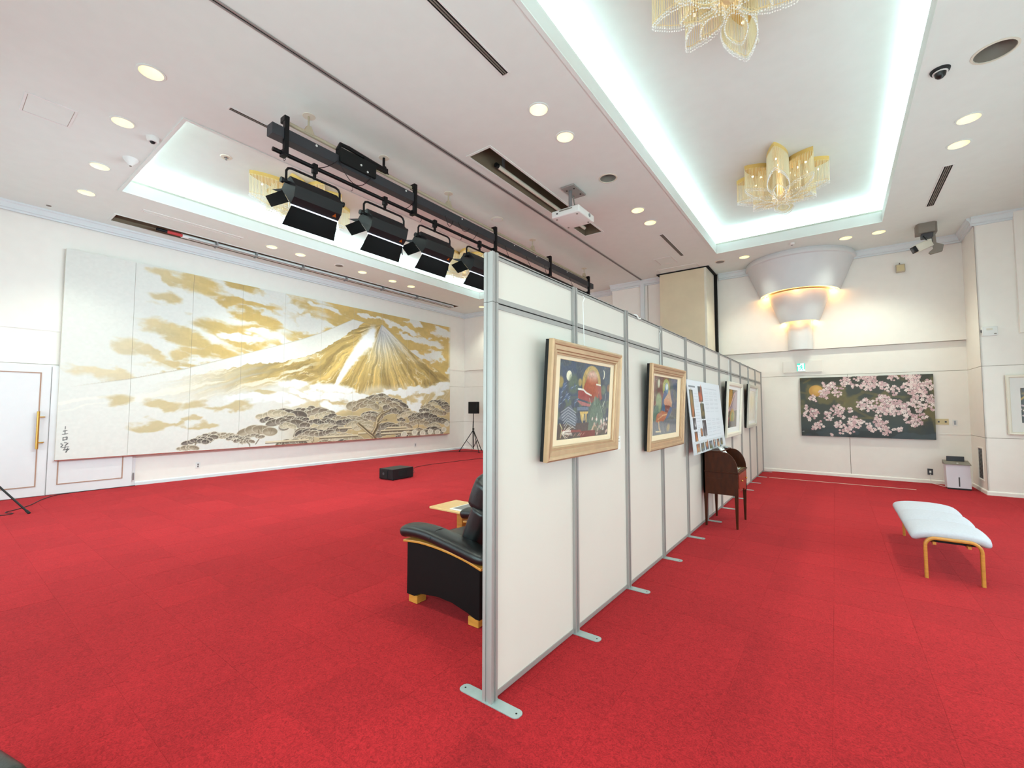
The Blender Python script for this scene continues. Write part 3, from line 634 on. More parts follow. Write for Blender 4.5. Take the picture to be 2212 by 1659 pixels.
def spotlight(y, label, s):
    """soft light hung under the lower pipe; length along Y, opening towards the mural"""
    t = thing('soft_light', label, 'stage light', (X, y, 4.50), 'black soft lights with barn doors on the rig')
    B = Matrix.Translation((X, y, 4.13)) @ Matrix.Rotation(math.radians(48), 4, 'Y')      # local -Z is the beam, turned to -X
    bm = NB(); box(bm, X - .03, X + .03, y - .03, y + .03, 4.44, 4.56, bev=.008); tube(bm, [(X, y, 4.46), (X, y, 4.37)], .02, 10); obj('clamp', bm, black_m, t)
    h = .34; bm = NB()
    tube(bm, [(X, y - h, 4.20), (X, y - h, 4.33), (X, y - h + .02, 4.365), (X, y - h + .06, 4.38), (X, y + h - .06, 4.38), (X, y + h - .02, 4.365), (X, y + h, 4.33), (X, y + h, 4.20)], .014, 10); obj('yoke', bm, black_m, t, 60)
    for sg in (-1, 1):
        bm = NB(); tube(bm, [(X, y + sg * .30, 4.20), (X, y + sg * .385, 4.20)], .018, 12); tube(bm, [(X, y + sg * .37, 4.20), (X, y + sg * .40, 4.20)], .034, 8); obj('knob', bm, black_m, t)
    bm = NB(); out = [(-.17, -.10), (.17, -.10), (.17, .0), (.10, .11), (-.10, .11), (-.17, .0)]
    A = [bm.verts.new(B @ Vector((p[0], -.30, p[1]))) for p in out]; C = [bm.verts.new(B @ Vector((p[0], .30, p[1]))) for p in out]
    for i in range(6):
        if i == 0: continue
        bm.faces.new((A[i], A[(i + 1) % 6], C[(i + 1) % 6], C[i]))
    bm.faces.new(A); bm.faces.new(C[::-1]); hs = obj('housing', bm, blackp_m, t)
    bm = NB(); out2 = [(-.15, -.098), (.15, -.098), (.10, .06), (-.10, .06)]
    A = [bm.verts.new(B @ Vector((p[0], -.285, p[1]))) for p in out2]; C = [bm.verts.new(B @ Vector((p[0], .285, p[1]))) for p in out2]
    for i in (1, 2, 3): bm.faces.new((A[i], A[(i + 1) % 4], C[(i + 1) % 4], C[i]))
    obj('reflector', bm, greym_m, t)
    la = bpy.data.lights.new('soft_light_lamp', 'AREA'); la.shape = 'RECTANGLE'; la.size = .26; la.size_y = .54; la.energy = P_SOFT; la.color = (.66, .92, 1.0)
    lo = bpy.data.objects.new('soft_light_lamp', la); COL.objects.link(lo); lo.matrix_world = B @ Matrix.Translation((0, 0, -.085))
    for dx in (-.09, -.03, .03, .09):
        bm = NB(); tube(bm, [B @ Vector((dx, -.27, -.05)), B @ Vector((dx, .27, -.05))], .018, 10); obj('lamp_tube', bm, white_m, t, 60)
    def flap(nm, pts, m=blackf_m):
        bm = NB(); v = [bm.verts.new(B @ Vector(p)) for p in pts]; bm.faces.new(v)
        r = bmesh.ops.solidify(bm, geom=list(bm.faces), thickness=.004); return obj(nm, bm, m, t)
    flap('barn_door', [(.18, -.29, -.10), (.18, .29, -.10), (.245, .33, -.34), (.245, -.33, -.34)])
    flap('barn_door', [(-.18, -.29, -.10), (-.18, .29, -.10), (-.33, .33, -.22), (-.33, -.33, -.22)])
    flap('barn_door', [(-.13, -.305, -.10), (.13, -.305, -.10), (.12, -.45, -.24), (-.12, -.45, -.24)])
    fr = flap('barn_door', [(-.13, .305, -.10), (.13, .305, -.10), (.12, .43, -.27), (-.12, .43, -.27)], cream_m if s == 0 else blackf_m)  # lamplight on the nearest light's right door put in as cream colour
    if s == 0: fr['label'] = 'barn door coloured cream as if lamplit'
    bm = NB(); box(bm, .172, .182, -.30, .30, -.115, -.095, M=B); obj('rail_glow', bm, railglow_m, t)  # front rail made to glow as the bright line of leaking tube light
    bm = NB(); v = [bm.verts.new(B @ Vector(p)) for p in ((.173, .20, -.06), (.173, .255, -.06), (.173, .2275, -.012))]; bm.faces.new(v); bmesh.ops.solidify(bm, geom=list(bm.faces), thickness=-.003); obj('warning_sticker', bm, orange_m, hs)
    bm = NB(); box(bm, .13, .138, -.08, .06, .02, .034, M=B @ Matrix.Rotation(.0, 4, 'Y')); obj('name_plate', bm, grey_m, hs)
for k, (y, lb) in enumerate(((2.74, 'nearest black soft light on the rig, its right flap coloured cream as if lit'), (3.78, 'second black soft light from the near end of the rig'), (4.74, 'third black soft light from the near end of the rig'), (5.83, 'fourth black soft light, half hidden by the partition post'))):
    spotlight(y, lb, k)

# ---- chandeliers
def chandelier(cx_, cy_, label, proto=None):
    if proto:
        KIDS[proto.name] = [x for x in COL.objects if x.parent == proto]
        c = copy_tree(proto); c.location = (cx_, cy_, CH); c['label'] = label; return c
    t = thing('crystal_chandelier', label, 'chandelier', (cx_, cy_, CH), 'gold petal crystal chandeliers in the light wells')
    bm = NB(); tube(bm, [(cx_, cy_, CH), (cx_, cy_, CH - .5)], .02, 10); lathe(bm, [(.001, -.54), (.05, -.52), (.07, -.47), (.02, -.44)], (cx_, cy_, CH), 16); obj('stem', bm, wire_m, t)
    for k in range(8):
        a = k * PI / 4; R = .96 if k % 4 == 2 else .67; wd = .15 if R > .9 else .135
        ax = Vector((math.cos(a), math.sin(a), 0)); sd = Vector((-math.sin(a), math.cos(a), 0)); c0 = Vector((cx_, cy_, 0))
        def leaf(s, n, r0=.10):
            L = []
            for i in range(n + 1):
                u = i / n; w = wd * s * (math.sin(PI * u ** .85) ** .8 if 0 < u < 1 else 0)
                L.append((r0 + (R * s - r0) * u, w))
            return [c0 + ax * d + sd * w for d, w in L] + [c0 + ax * d - sd * w for d, w in L[-2:0:-1]]
        # gold rim at the ceiling
        bm = NB(); o_ = leaf(1, 18); n_ = len(o_)
        top = [bm.verts.new(p + Vector((0, 0, CH))) for p in o_]; bot = [bm.verts.new(p + Vector((0, 0, CH - .075))) for p in o_]
        mid = [bm.verts.new(c0 + (p - c0) * .97 + Vector((0, 0, CH - .075))) for p in o_]
        for i in range(n_):
            bm.faces.new((top[i], top[(i + 1) % n_], bot[(i + 1) % n_], bot[i])); bm.faces.new((bot[i], bot[(i + 1) % n_], mid[(i + 1) % n_], mid[i]))
        bm.faces.new(mid)
        obj('petal_rim', bm, gold_m, t)
        bs = NB(); bb = NB(); bl = NB()
        for s, zb, sp in ((1.0, CH - .40, .0215), (.62, CH - .47, .026)):
            o_ = leaf(s, 40); n_ = len(o_); acc = 0; low = []
            for i in range(n_):
                p, q = o_[i], o_[(i + 1) % n_]; dl = (q - p).length
                while acc < dl:
                    pt = p.lerp(q, acc / dl); acc += sp
                    rr_ = (pt - c0).length; z1 = zb - .10 * (1 - rr_ / R) - .012 * rnd.random()
                    tube(bs, [(pt.x, pt.y, CH - .06), (pt.x, pt.y, z1)], .0042, 3, cap=False)
                    for dz in ((0, .03) if s == 1 else (0,)):
                        c_ = Vector((pt.x, pt.y, z1 - dz)); e_ = .0095
                        v6 = [bb.verts.new(c_ + Vector(d)) for d in ((e_, 0, 0), (0, e_, 0), (-e_, 0, 0), (0, -e_, 0), (0, 0, e_), (0, 0, -e_))]
                        for j in range(4): bb.faces.new((v6[j], v6[(j + 1) % 4], v6[4])); bb.faces.new((v6[(j + 1) % 4], v6[j], v6[5]))
                    low.append(Vector((pt.x, pt.y, z1)))
                acc -= dl
            tube(bl, [p + Vector((0, 0, .03)) for p in low[::2]], .004, 4, cap=False)
        o = obj('string_curtain', bs, string_m, t); o['kind'] = 'stuff'
        o = obj('bead_edge', bb, bead_m, t); o['kind'] = 'stuff'
        obj('wire_outline', bl, wire_m, t)
        for dd in (.3, .55, .78):
            pt = c0 + ax * R * dd; bm = NB(); lathe(bm, [(.001, -.016), (.012, -.01), (.015, 0), (.012, .01), (.001, .016)], (pt.x, pt.y, CH - .17), 8); obj('bulb', bm, bulb_m, t, 60)
    return t
def chan_light(x, y):
    d = bpy.data.lights.new('chandelier_lamp', 'POINT'); d.energy = P_CHAN; d.color = (1, .93, .78); d.shadow_soft_size = .12
    o = bpy.data.objects.new('chandelier_lamp', d); COL.objects.link(o); o.location = (x, y, CH - .25)
ch0 = chandelier(-.63, 8.5, 'golden petal chandelier fully in view in the right light well')
chandelier(-.63, 4.0, 'golden petal chandelier cut off by the top edge, right light well', ch0)
chandelier(-7.9, 4.1, 'golden petal chandelier behind the first black soft light, left light well', ch0)
chandelier(-7.9, 8.5, 'golden petal chandelier behind the third and fourth soft lights, left light well', ch0)
for x, y in ((-.63, 8.5), (-.63, 4.0), (-7.9, 4.1), (-7.9, 8.5)): chan_light(x, y)

# ---- tiered plaster sconce on the far wall
yw = YF - .09
t = thing('tiered_sconce', 'tiered white half-cone plaster sconce with warm light rings on the far wall', 'wall light', (-.635, yw, 2.95))
def half(nm, prof, m, seg=40): bm = NB(); lathe(bm, prof, (-.635, yw, 0), seg, PI, 2 * PI); return obj(nm, bm, m, t, 35)
half('upper_cone', [(.76, 4.34), (.80, 4.30), (1.075, 4.985), (1.115, 5.0), (1.125, 5.045), (1.115, 5.07), (1.10, 5.118)], concrete_white_m)
half('upper_cone_underside', [(.76, 4.34), (.55, 4.36), (.0, 4.36)], concrete_white_m)
half('middle_cone', [(.30, 3.66), (.36, 3.66), (.395, 3.61), (.60, 4.20), (.625, 4.30), (.60, 4.30)], concrete_white_m)
half('lower_drum', [(.001, 2.955), (.25, 2.955), (.252, 3.55), (.25, 3.66)], concrete_white_m)
half('light_ring', [(.68, 4.335), (.70, 4.32), (.72, 4.335)], warmring_m); half('light_ring', [(.29, 3.645), (.31, 3.63), (.33, 3.645)], warmring_m)
for z, R, e in ((4.30, .69, 2.6), (3.60, .325, 1.4)):
    for k in (0, 2, 4):
        a = PI + PI * (k + .5) / 5 if 0 < k < 4 else (PI + .12 if k == 0 else 2 * PI - .12)
        d = bpy.data.lights.new('sconce_lamp', 'POINT'); d.energy = e * (1.0 if k in (0, 4) else .5); d.color = (1, .55, .14); d.shadow_soft_size = .03
        o = bpy.data.objects.new('sconce_lamp', d); COL.objects.link(o); o.location = (-.635 + R * math.cos(a), yw + R * math.sin(a) - .01, z)

# ---- display partition
POSTY = [1.89, 2.807, 3.76, 4.72, 5.665, 6.62, 7.575, 8.53, 9.49, 10.45, 11.43, 12.40]
POSTX = [-1.548, -1.534, -1.524, -1.518, -1.512, -1.508, -1.504, -1.502, -1.50, -1.498, -1.496, -1.494]
PH = 2.46; PS = 2.175
part = thing('display_partition', 'long white panel display partition with aluminium posts down the middle of the hall', 'partition', (-1.51, 7.1, 0))
def post(bm, x, y, w=.032, wy=.027):
    # grooved extrusion
    out = [(-w, -wy), (-w * .35, -wy), (-w * .35, -wy + .006), (w * .35, -wy + .006), (w * .35, -wy), (w, -wy), (w, -wy * .35), (w - .006, -wy * .35), (w - .006, wy * .35), (w, wy * .35), (w, wy), (-w, wy), (-w, wy * .35), (-w + .006, wy * .35), (-w + .006, -wy * .35), (-w, -wy * .35)]
    for z0, z1 in ((.004, PS - .003), (PS, PH)): prism(bm, [(x + a, y + b) for a, b in out], 'z', z0, z1)
for i, (x, y) in enumerate(zip(POSTX, POSTY)):
    bm = NB(); post(bm, x, y); obj('post', bm, alu_m, part)
    bm = NB(); n = 8; L, w = .205, .036
    out = [(x + L - .03 + .03 * math.cos(a), y + (w - .03) * (1 if a > 0 else -1) + .03 * math.sin(a)) for a in [(-PI / 2 + PI * k / n) + 1e-6 for k in range(n + 1)]]
    out += [(2 * x - p[0], 2 * y - p[1]) for p in out]
    prism(bm, out, 'z', .0005, .005); ft = obj('foot_plate', bm, alu2_m, part)
    for sx in (-1, 1): bm = NB(); tube(bm, [(x + sx * (L - .028), y, .0052), (x + sx * (L - .028), y, .0058)], .0055, 8); obj('screw_hole', bm, dark_m, ft)
for i in range(11):
    x0, y0, x1, y1 = POSTX[i], POSTY[i] + .027, POSTX[i + 1], POSTY[i + 1] - .027
    a = Vector((x1 - x0, y1 - y0, 0)); pl = Pl((x0, y0, 0), a, (0, 0, 1)); L = a.length
    bm = NB(); pl.box(bm, 0, L, .035, PS - .03, -.011, .011); obj('panel', bm, panel_m, part)
    bm = NB(); pl.box(bm, 0, L, PS + .03, PH - .03, -.011, .011); obj('upper_panel', bm, panel_m, part)
    for nm, b0, b1 in (('bottom_rail', .008, .036), ('middle_rail', PS - .032, PS - .004), ('middle_rail', PS + .004, PS + .032), ('top_rail', PH - .032, PH - .002)):
        bm = NB(); pl.box(bm, 0, L, b0, b1, -.017, .017)
        obj(nm, bm, alu_m, part)
    for b in (PS, PH - .012):
        bm = NB(); pl.box(bm, 0, L, b - .003, b + .003, .0172, .0182); obj('rail_gap', bm, dark_m, part)
# ================================================================== PRINTS
NR = np.random.RandomState(5)
def vnoise(x, y, seed=0):
    xi = np.floor(x).astype(int); yi = np.floor(y).astype(int); fx = x - xi; fy = y - yi
    fx = fx * fx * (3 - 2 * fx); fy = fy * fy * (3 - 2 * fy)
    def h(a, b):
        n = (a * 374761393 + b * 668265263 + seed * 1274126177) & 0xffffffff
        n = ((n ^ (n >> 13)) * 1274126177) & 0xffffffff
        return ((n ^ (n >> 16)) & 0xffff) / 65535.0
    return (h(xi, yi) * (1 - fx) + h(xi + 1, yi) * fx) * (1 - fy) + (h(xi, yi + 1) * (1 - fx) + h(xi + 1, yi + 1) * fx) * fy
def fbm(x, y, o=4, seed=0):
    s = 0; a = .5; t = 0
    for k in range(o): s = s + a * vnoise(x * 2 ** k + 17 * k, y * 2 ** k + 9 * k, seed + k); t += a; a *= .5
    return s / t
def sst(x, a, b): t = np.clip((x - a) / (b - a), 0, 1); return t * t * (3 - 2 * t)
class Cv:
    """raster in metres-like coordinates: x right 0..w, y up 0..h"""
    def __init__(s, w, h, n, col):
        s.w, s.h, s.n = w, h, n; s.nx = int(w * n); s.ny = int(h * n)
        s.X, s.Y = np.meshgrid((np.arange(s.nx) + .5) / n, (np.arange(s.ny) + .5) / n)
        s.I = np.zeros((s.ny, s.nx, 3)) + np.array(col, float)
    def mix(s, m, col, sl=None):
        t = s.I if sl is None else s.I[sl]
        t += (np.array(col, float) - t) * np.clip(m, 0, 1)[..., None]
    def win(s, x0, x1, y0, y1):
        a = max(0, int(x0 * s.n) - 1); b = min(s.nx, int(x1 * s.n) + 2); c = max(0, int(y0 * s.n) - 1); d = min(s.ny, int(y1 * s.n) + 2)
        return (slice(c, max(c, d)), slice(a, max(a, b)))
    def ell(s, cx, cy, rx, ry, col, ang=0, soft=.12, alpha=1, half=None):
        R = max(rx, ry) * 1.2; sl = s.win(cx - R, cx + R, cy - R, cy + R); x = s.X[sl] - cx; y = s.Y[sl] - cy
        c, d = math.cos(ang), math.sin(ang); u = (x * c + y * d) / rx; v = (-x * d + y * c) / ry
        m = 1 - sst(np.sqrt(u * u + v * v), 1 - soft, 1 + soft)
        if half is not None: m = m * (v > half)
        s.mix(m * alpha, col, sl)
    def poly(s, P, col, alpha=1, grad=None):
        xs = [p[0] for p in P]; ys = [p[1] for p in P]; sl = s.win(min(xs), max(xs), min(ys), max(ys)); x = s.X[sl]; y = s.Y[sl]; m = np.zeros(x.shape, bool)
        for (x0, y0), (x1, y1) in zip(P, P[1:] + P[:1]):
            if y0 == y1: continue
            m ^= ((y0 > y) != (y1 > y)) & (x < (x1 - x0) * (y - y0) / (y1 - y0) + x0)
        s.mix(m * alpha, col, sl)
    def line(s, P, r, col, alpha=1):
        for (x0, y0), (x1, y1) in zip(P, P[1:]):
            sl = s.win(min(x0, x1) - r, max(x0, x1) + r, min(y0, y1) - r, max(y0, y1) + r); x = s.X[sl] - x0; y = s.Y[sl] - y0
            dx, dy = x1 - x0, y1 - y0; L = dx * dx + dy * dy + 1e-12; t = np.clip((x * dx + y * dy) / L, 0, 1)
            d = np.hypot(x - t * dx, y - t * dy); s.mix((1 - sst(d, r * .6, r * 1.15)) * alpha, col, sl)
    def rect(s, x0, x1, y0, y1, col, alpha=1):
        sl = s.win(x0, x1, y0, y1); m = ((s.X[sl] >= x0) & (s.X[sl] <= x1) & (s.Y[sl] >= y0) & (s.Y[sl] <= y1)).astype(float); s.mix(m * alpha, col, sl)

# ---- the mountain mural: u 0..1 across, v 0..1 up
MW, MH, MY, MZ = 9.972, 3.873, 1.448, .622
SLOPE = [(-0.001, .333), (.038, .359), (.098, .393), (.189, .461), (.242, .511), (.297, .564), (.44, .704), (.507, .783), (.596, .909), (.635, .9), (.676, .897), (.7, .908), (.752, .821), (.818, .716), (.875, .645), (.936, .586), (1.001, .492)]
SNOW = [(0, .309), (.045, .317), (.099, .335), (.196, .421), (.332, .519), (.397, .546), (.482, .617), (.535, .708), (.635, .896), (.66, .99), (1, .99)]
BODYLOW = [(0, .22), (.073, .245), (.137, .264), (.209, .276), (.282, .328), (.343, .367), (.41, .403), (.484, .389), (.567, .363), (.66, .359), (.765, .378), (.883, .408), (1, .461)]
GOLD = [(.085, .556, .024, .043), (.117, .523, .022, .044), (.074, .419, .051, .037), (.156, .483, .036, .045), (.149, .833, .031, .035), (.15, .956, .028, .036), (.178, .965, .029, .031), (.165, .666, .036, .046), (.179, .531, .029, .039), (.205, .958, .043, .059), (.198, .636, .038, .047), (.264, .719, .057, .056), (.322, .718, .047, .041), (.274, .878, .039, .034), (.328, .881, .053, .035), (.327, .81, .053, .029), (.361, .779, .039, .036), (.287, .998, .08, .034), (.341, .983, .065, .03), (.215, .548, .039, .037), (.26, .573, .047, .039), (.324, .634, .063, .035)]
WHITE = [(.365, .972, .05, .03), (.434, .917, .043, .019), (.404, .803, .047, .034), (.462, .826, .036, .056), (.383, .691, .069, .028), (.306, .666, .046, .03), (.311, .914, .041, .022), (.495, .952, .027, .017), (.533, .936, .042, .02), (.501, .849, .04, .038), (.647, .952, .049, .013), (.778, .906, .066, .024), (.845, .964, .033, .016), (.955, .935, .055, .055), (.798, .834, .048, .024), (.9, .822, .076, .042), (.85, .676, .072, .036), (.923, .71, .055, .045), (.99, .569, .028, .026)]
LWHITE = [(.511, .392, .054, .03), (.553, .369, .05, .03), (.52, .32, .055, .034), (.554, .254, .064, .037), (.608, .324, .046, .036), (.763, .373, .083, .028), (.84, .392, .081, .03), (.947, .418, .068, .045), (.434, .39, .037, .025), (.459, .339, .044, .026), (.376, .304, .045, .028), (.312, .295, .041, .026), (.841, .264, .028, .08), (.435, .281, .049, .028)]
LGOLD = [(.08, .282, .024, .024), (.132, .145, .034, .022), (.157, .269, .032, .025), (.277, .242, .043, .02), (.21, .257, .034, .024), (.222, .16, .035, .014), (.343, .332, .032, .015), (.165, .155, .03, .012)]
ENV = [(0, -.1), (.19, -.02), (.196, .034), (.212, .075), (.242, .111), (.285, .1), (.32, .059), (.357, .171), (.377, .229), (.435, .244), (.486, .254), (.518, .215), (.555, .187), (.59, .165), (.609, .213), (.627, .283), (.659, .341), (.699, .355), (.745, .324), (.809, .216), (.825, .161), (.903, .289), (.947, .337), (.991, .265), (1.0, .26)]
def mural():
    c = Cv(MW, MH, 92, (230, 228, 222)); U = c.X / MW; V = c.Y / MH
    ip = lambda P, u: np.interp(u, [p[0] for p in P], [p[1] for p in P])
    wx = fbm(U * 26, V * 12, 5, 3) - .5; wy = fbm(U * 24 + 5, V * 15, 5, 9) - .5
    Uw, Vw = U + wx * .06, V + wy * .10
    def field(L, k=1.0, tilt=.35):
        f = np.zeros(U.shape)
        for u, v, a, b in L: f = np.maximum(f, np.exp(-(((Uw - u) / (a * k)) ** 2 + ((Vw - v + (Uw - u) * tilt) / (b * k)) ** 2)))
        return f
    fine = fbm(U * 70, V * 40, 4, 21); wisp = fbm(U * 26 + wy * 3, V * 34 + U * 9, 4, 23)
    goldc = np.array([203, 168, 98.]) * (0.88 + .24 * fbm(U * 14, V * 14, 4, 31))[..., None]
    leaf = (((np.floor(U * 62) * 7 + np.floor(V * 24) * 13) % 5) / 5 - .4) * .05; goldc = goldc * (1 + leaf)[..., None]
    sl = ip(SLOPE, U); sky = V > sl
    base = sst(U + wx * .2 + (wisp - .5) * .25, .36, .56)
    g = np.maximum(sst(field(GOLD, 1.1) * .95 + (wisp - .5) * .75, .25, .72) * (.42 + .58 * sst(U, .04, .3)), base)
    w = sst(field(WHITE, 1.1) + (wisp - .5) * .8 + (fine - .5) * .2, .34, .62)
    lowsky = np.exp(-((V - sl) / .06) ** 2) * sst(U, .06, .2)
    g = np.maximum(g, lowsky * sst(wisp, .34, .56) * .9) * (1 - w)
    g = g * (1 - sst(U, .985, 1.0) * .8)
    c.I += (goldc - c.I) * (g * sky * .92)[..., None]
    # mountain
    mt = ~sky; px, py = .695, .90
    du = (U - px) * MW; dv = (py - V) * MH + .02; ang = np.arctan2(du, dv); rad = np.hypot(du, dv)
    wob = fbm(U * 16, V * 8, 4, 8); st = fbm(ang * 13 + wob * 2.4, rad * .8 + wob, 4, 41); st2 = fbm(ang * 40 + wob * 5, rad * 1.3, 3, 51)
    fl = fbm((V - sl) * 55 + U * 4 + wx * 3, U * 6, 4, 61)
    bl = sst(U, .38, .52); stx = st * bl + fl * (1 - bl)
    body = np.array([200, 168, 104.]) * (.66 + .62 * stx + .3 * (st2 - .5))[..., None]
    ridge = np.exp(-((stx - .52) / .022) ** 2) * sst(fine, .38, .55); body += (np.array([240, 228, 194.]) - body) * (ridge * .85)[..., None]
    rl = np.exp(-((st2 - .42) / .022) ** 2) * (U > .4) * sst(fine, .35, .5); body += (np.array([124, 100, 66.]) - body) * (rl * .6)[..., None]
    snow = (V > ip(SNOW, U) + (fine - .5) * .03) & (U < .66)
    low = ip(BODYLOW, U) + (fbm(U * 18, V * 3, 4, 15) - .5) * .09
    gm = mt & ~snow
    fade = sst(U + (fl - .5) * .2, .10, .38) * sst(V, low - .04, low + .06)
    k = (.45 - .45 * sst(U, .1, .5))[..., None]; body = body * (1 - k) + np.array([222, 206, 172.]) * k
    c.I += (body - c.I) * (gm * fade)[..., None]
    c.mix(gm * (V > low) * sst(fl, .50, .62) * (1 - sst(U, .42, .52)) * .7, (242, 238, 228))
    gcone = gm * np.exp(-(np.maximum(rad - .15, 0) / .85) ** 2) * sst(ang, -.55, -.25) * (1 - sst(ang, 1.0, 1.25) * .3)
    grey = np.array([196, 198, 206.]) * (.55 + .8 * st2)[..., None]; c.I += (grey - c.I) * (gcone * .95)[..., None]
    c.mix(gm * (U > px) * sst(sl - V, .0, .02) * (1 - sst(sl - V, .03, .09)) * sst(fl, .3, .6) * .55 * (1 - sst(U, .80, .88)), (236, 234, 228))
    t = np.clip(((px - .006) - U) / .150, 0, 1); d = np.abs(V - (py - .05 - t * .47 + .06 * np.sin(PI * t)))
    pl_ = gm * (1 - sst(U, px - .035, px - .004)) * (U > px - .165) * np.exp(-(d / (.10 * (1 - t) ** .6 + .02)) ** 2); c.mix(sst(pl_ + (fine - .5) * .35, .3, .8), (240, 241, 244))
    c.mix(mt * np.exp(-((V - sl) / .004) ** 2) * .55 * sst(U, .0, .1), (160, 142, 108))
    bk = mt * (1 - sst(V, low - .05, low + .03)) * sst(U, .36, .54); tan = np.array([196, 170, 120.]) * (.84 + .32 * fbm(U * 20, V * 16, 3, 71))[..., None]
    c.I += (tan - c.I) * (bk * .85)[..., None]
    lm = sst(low + .07 - V, 0, .03) * mt
    c.mix(sst(field(LWHITE, 1.12, -.15) + (wisp - .5) * .85, .3, .65) * lm, (243, 243, 243))
    c.mix(sst(field(LGOLD, 1.2, -.1) + (wisp - .5) * .7, .3, .8) * lm * .75, (200, 176, 124))
    c.mix(np.exp(-(((U - .9 - (V - .3) * .35) / .05) ** 2)) * sst(fbm((U - V * .35) * 130, V * 6, 3, 88), .48, .6) * (V > .2) * (V < .46) * sst(low + .05 - V, 0, .05) * mt * .8, (240, 238, 232))
    # pines: crowns made of rounded pads, back to front
    R = random.Random(12); crowns = []
    u = .20
    while u < 1.02:
        top = float(ip(ENV, u)); s = R.uniform(.7, 1.5) if u > .34 else R.uniform(.45, .8); crowns.append((top - .02, u, s)); u += R.uniform(.014, .03) * s
    for k in range(70):
        u = R.uniform(.3, 1.0); top = float(ip(ENV, u)); 
        if top > .08: crowns.append((R.uniform(-.02, top - .05), u, R.uniform(.6, 1.4)))
    crowns.sort(key=lambda q: -q[0])
    for v, u, s in crowns:
        x, y = u * MW, v * MH; tone = R.choice([(132, 118, 102), (112, 100, 88), (150, 134, 112), (178, 164, 138), (96, 86, 78)])
        n = R.randint(3, 6)
        for j in range(n):
            a = (j - (n - 1) / 2) * .13 * s; yy = y - abs(j - (n - 1) / 2) * .035 * s + R.uniform(-.01, .01); rx, ry = R.uniform(.10, .17) * s, R.uniform(.055, .085) * s; an = R.uniform(-.25, .25) - a * .5
            c.ell(x + a, yy, rx + .013, ry + .013, (226, 218, 198), an, .06, .9); c.ell(x + a, yy, rx, ry, tone, an, .05)
            c.ell(x + a - .02 * s, yy - ry * .4, rx * .75, ry * .5, tuple(min(255, q + 50) for q in tone), an, .6, .7)
            for q in range(3):
                b0 = R.uniform(-.8, .8); c.line([(x + a + rx * .1 * b0, yy - ry * .5), (x + a + rx * .7 * b0, yy + ry * .75)], .006, (224, 212, 184) if q % 2 else tuple(int(z * .75) for z in tone), .55)
        if R.random() < .5: c.line([(x, y - .03), (x + R.uniform(-.05, .05), y - .16 * s), (x + R.uniform(-.08, .08), y - .26 * s)], .014, (120, 104, 82), .8)
    for y, x0, x1 in ((.03, .50, .62), (.055, .70, .84), (.03, .70, .85), (.075, .72, .80), (.02, .36, .47), (.09, .555, .6), (.045, .62, .68)):
        c.rect(x0 * MW, x1 * MW, y * MH, (y + .012) * MH, (228, 214, 182), .9); c.rect(x0 * MW, x1 * MW, (y - .007) * MH, y * MH, (120, 104, 84), .9)
    for P, r in (([(.678, 0), (.668, .03), (.683, .09), (.688, .16), (.705, .2)], .075), ([(.672, .02), (.655, .05), (.636, .09), (.62, .12)], .055), ([(.688, .15), (.70, .19), (.73, .22)], .035), ([(.687, .12), (.70, .14), (.72, .145)], .03)):
        Q = [(a * MW, b * MH) for a, b in P]; c.line(Q, r, (150, 130, 102)); c.line([(a + .03, b) for a, b in Q], r * .3, (98, 84, 64)); c.line([(a - .03, b) for a, b in Q], r * .2, (222, 206, 168))
    cx0, cy0 = .70 * MW, .295 * MH
    for k in range(13):
        a = (k - 6) * .105; yy = cy0 + .10 - abs(k - 6) * .045 - (.0 if k % 2 else .05); c.ell(cx0 + a * 1.25 - .1, yy, .16, .075, (228, 220, 200), -a * .8, .05); c.ell(cx0 + a * 1.25 - .1, yy, .147, .064, (134, 118, 100), -a * .8, .05); c.ell(cx0 + a * 1.25 - .12, yy - .02, .11, .035, (180, 164, 138), -a * .8, .6, .7)
    for x, y in ((.79, .02), (.835, .03), (.87, .02), (.905, .03), (.94, .02), (.97, .04), (.985, .09)):
        c.ell(x * MW, y * MH, .13, .10, (232, 226, 210), 0, .1); 
        for q in (-.05, 0, .05): c.line([(x * MW + q - .02, y * MH - .04), (x * MW + q + .02, y * MH + .07)], .007, (136, 120, 98), .8)
    ink = (62, 60, 60); sx, sy = .0115 * MW, .150 * MH; K = .86
    for P in ([(.0, .02), (.0, -.03)], [(-.03, -.07), (.03, -.065)], [(0, -.06), (0, -.13)], [(-.035, -.135), (.035, -.13)], [(-.03, -.2), (-.028, -.26), (.03, -.255), (.032, -.195), (-.03, -.2)],
              [(-.055, -.33), (-.02, -.36), (-.05, -.40)], [(0, -.31), (.05, -.33), (.01, -.38)], [(-.04, -.42), (.06, -.40)], [(.02, -.36), (.0, -.47)], [(-.01, -.47), (.07, -.45), (.02, -.52)], [(.05, -.43), (.03, -.52)]):
        c.line([(sx + a * K, sy + b * K) for a, b in P], .0065, ink)
    c.I *= (.985 + .03 * fbm(U * 240, V * 100, 2, 91))[..., None]
    return c.I
img = mural()
t = thing('mountain_mural', 'huge ten-panel gold and white mural of a snowy mountain over pines on the left wall', 'mural', (XL, MY + MW / 2, MZ))
pm = Pl((-11.28, MY, MZ), (0, 1, 0), (0, 0, 1)); nxp = img.shape[1]
bm = NB(); pm.box(bm, 0, MW, 0, MH, -.06, -.024); obj('backing', bm, linen_m, t)
bm = NB(); pm.box(bm, 0, MW, -.012, -.001, -.06, .002); obj('bottom_edge', bm, redm_m, t)
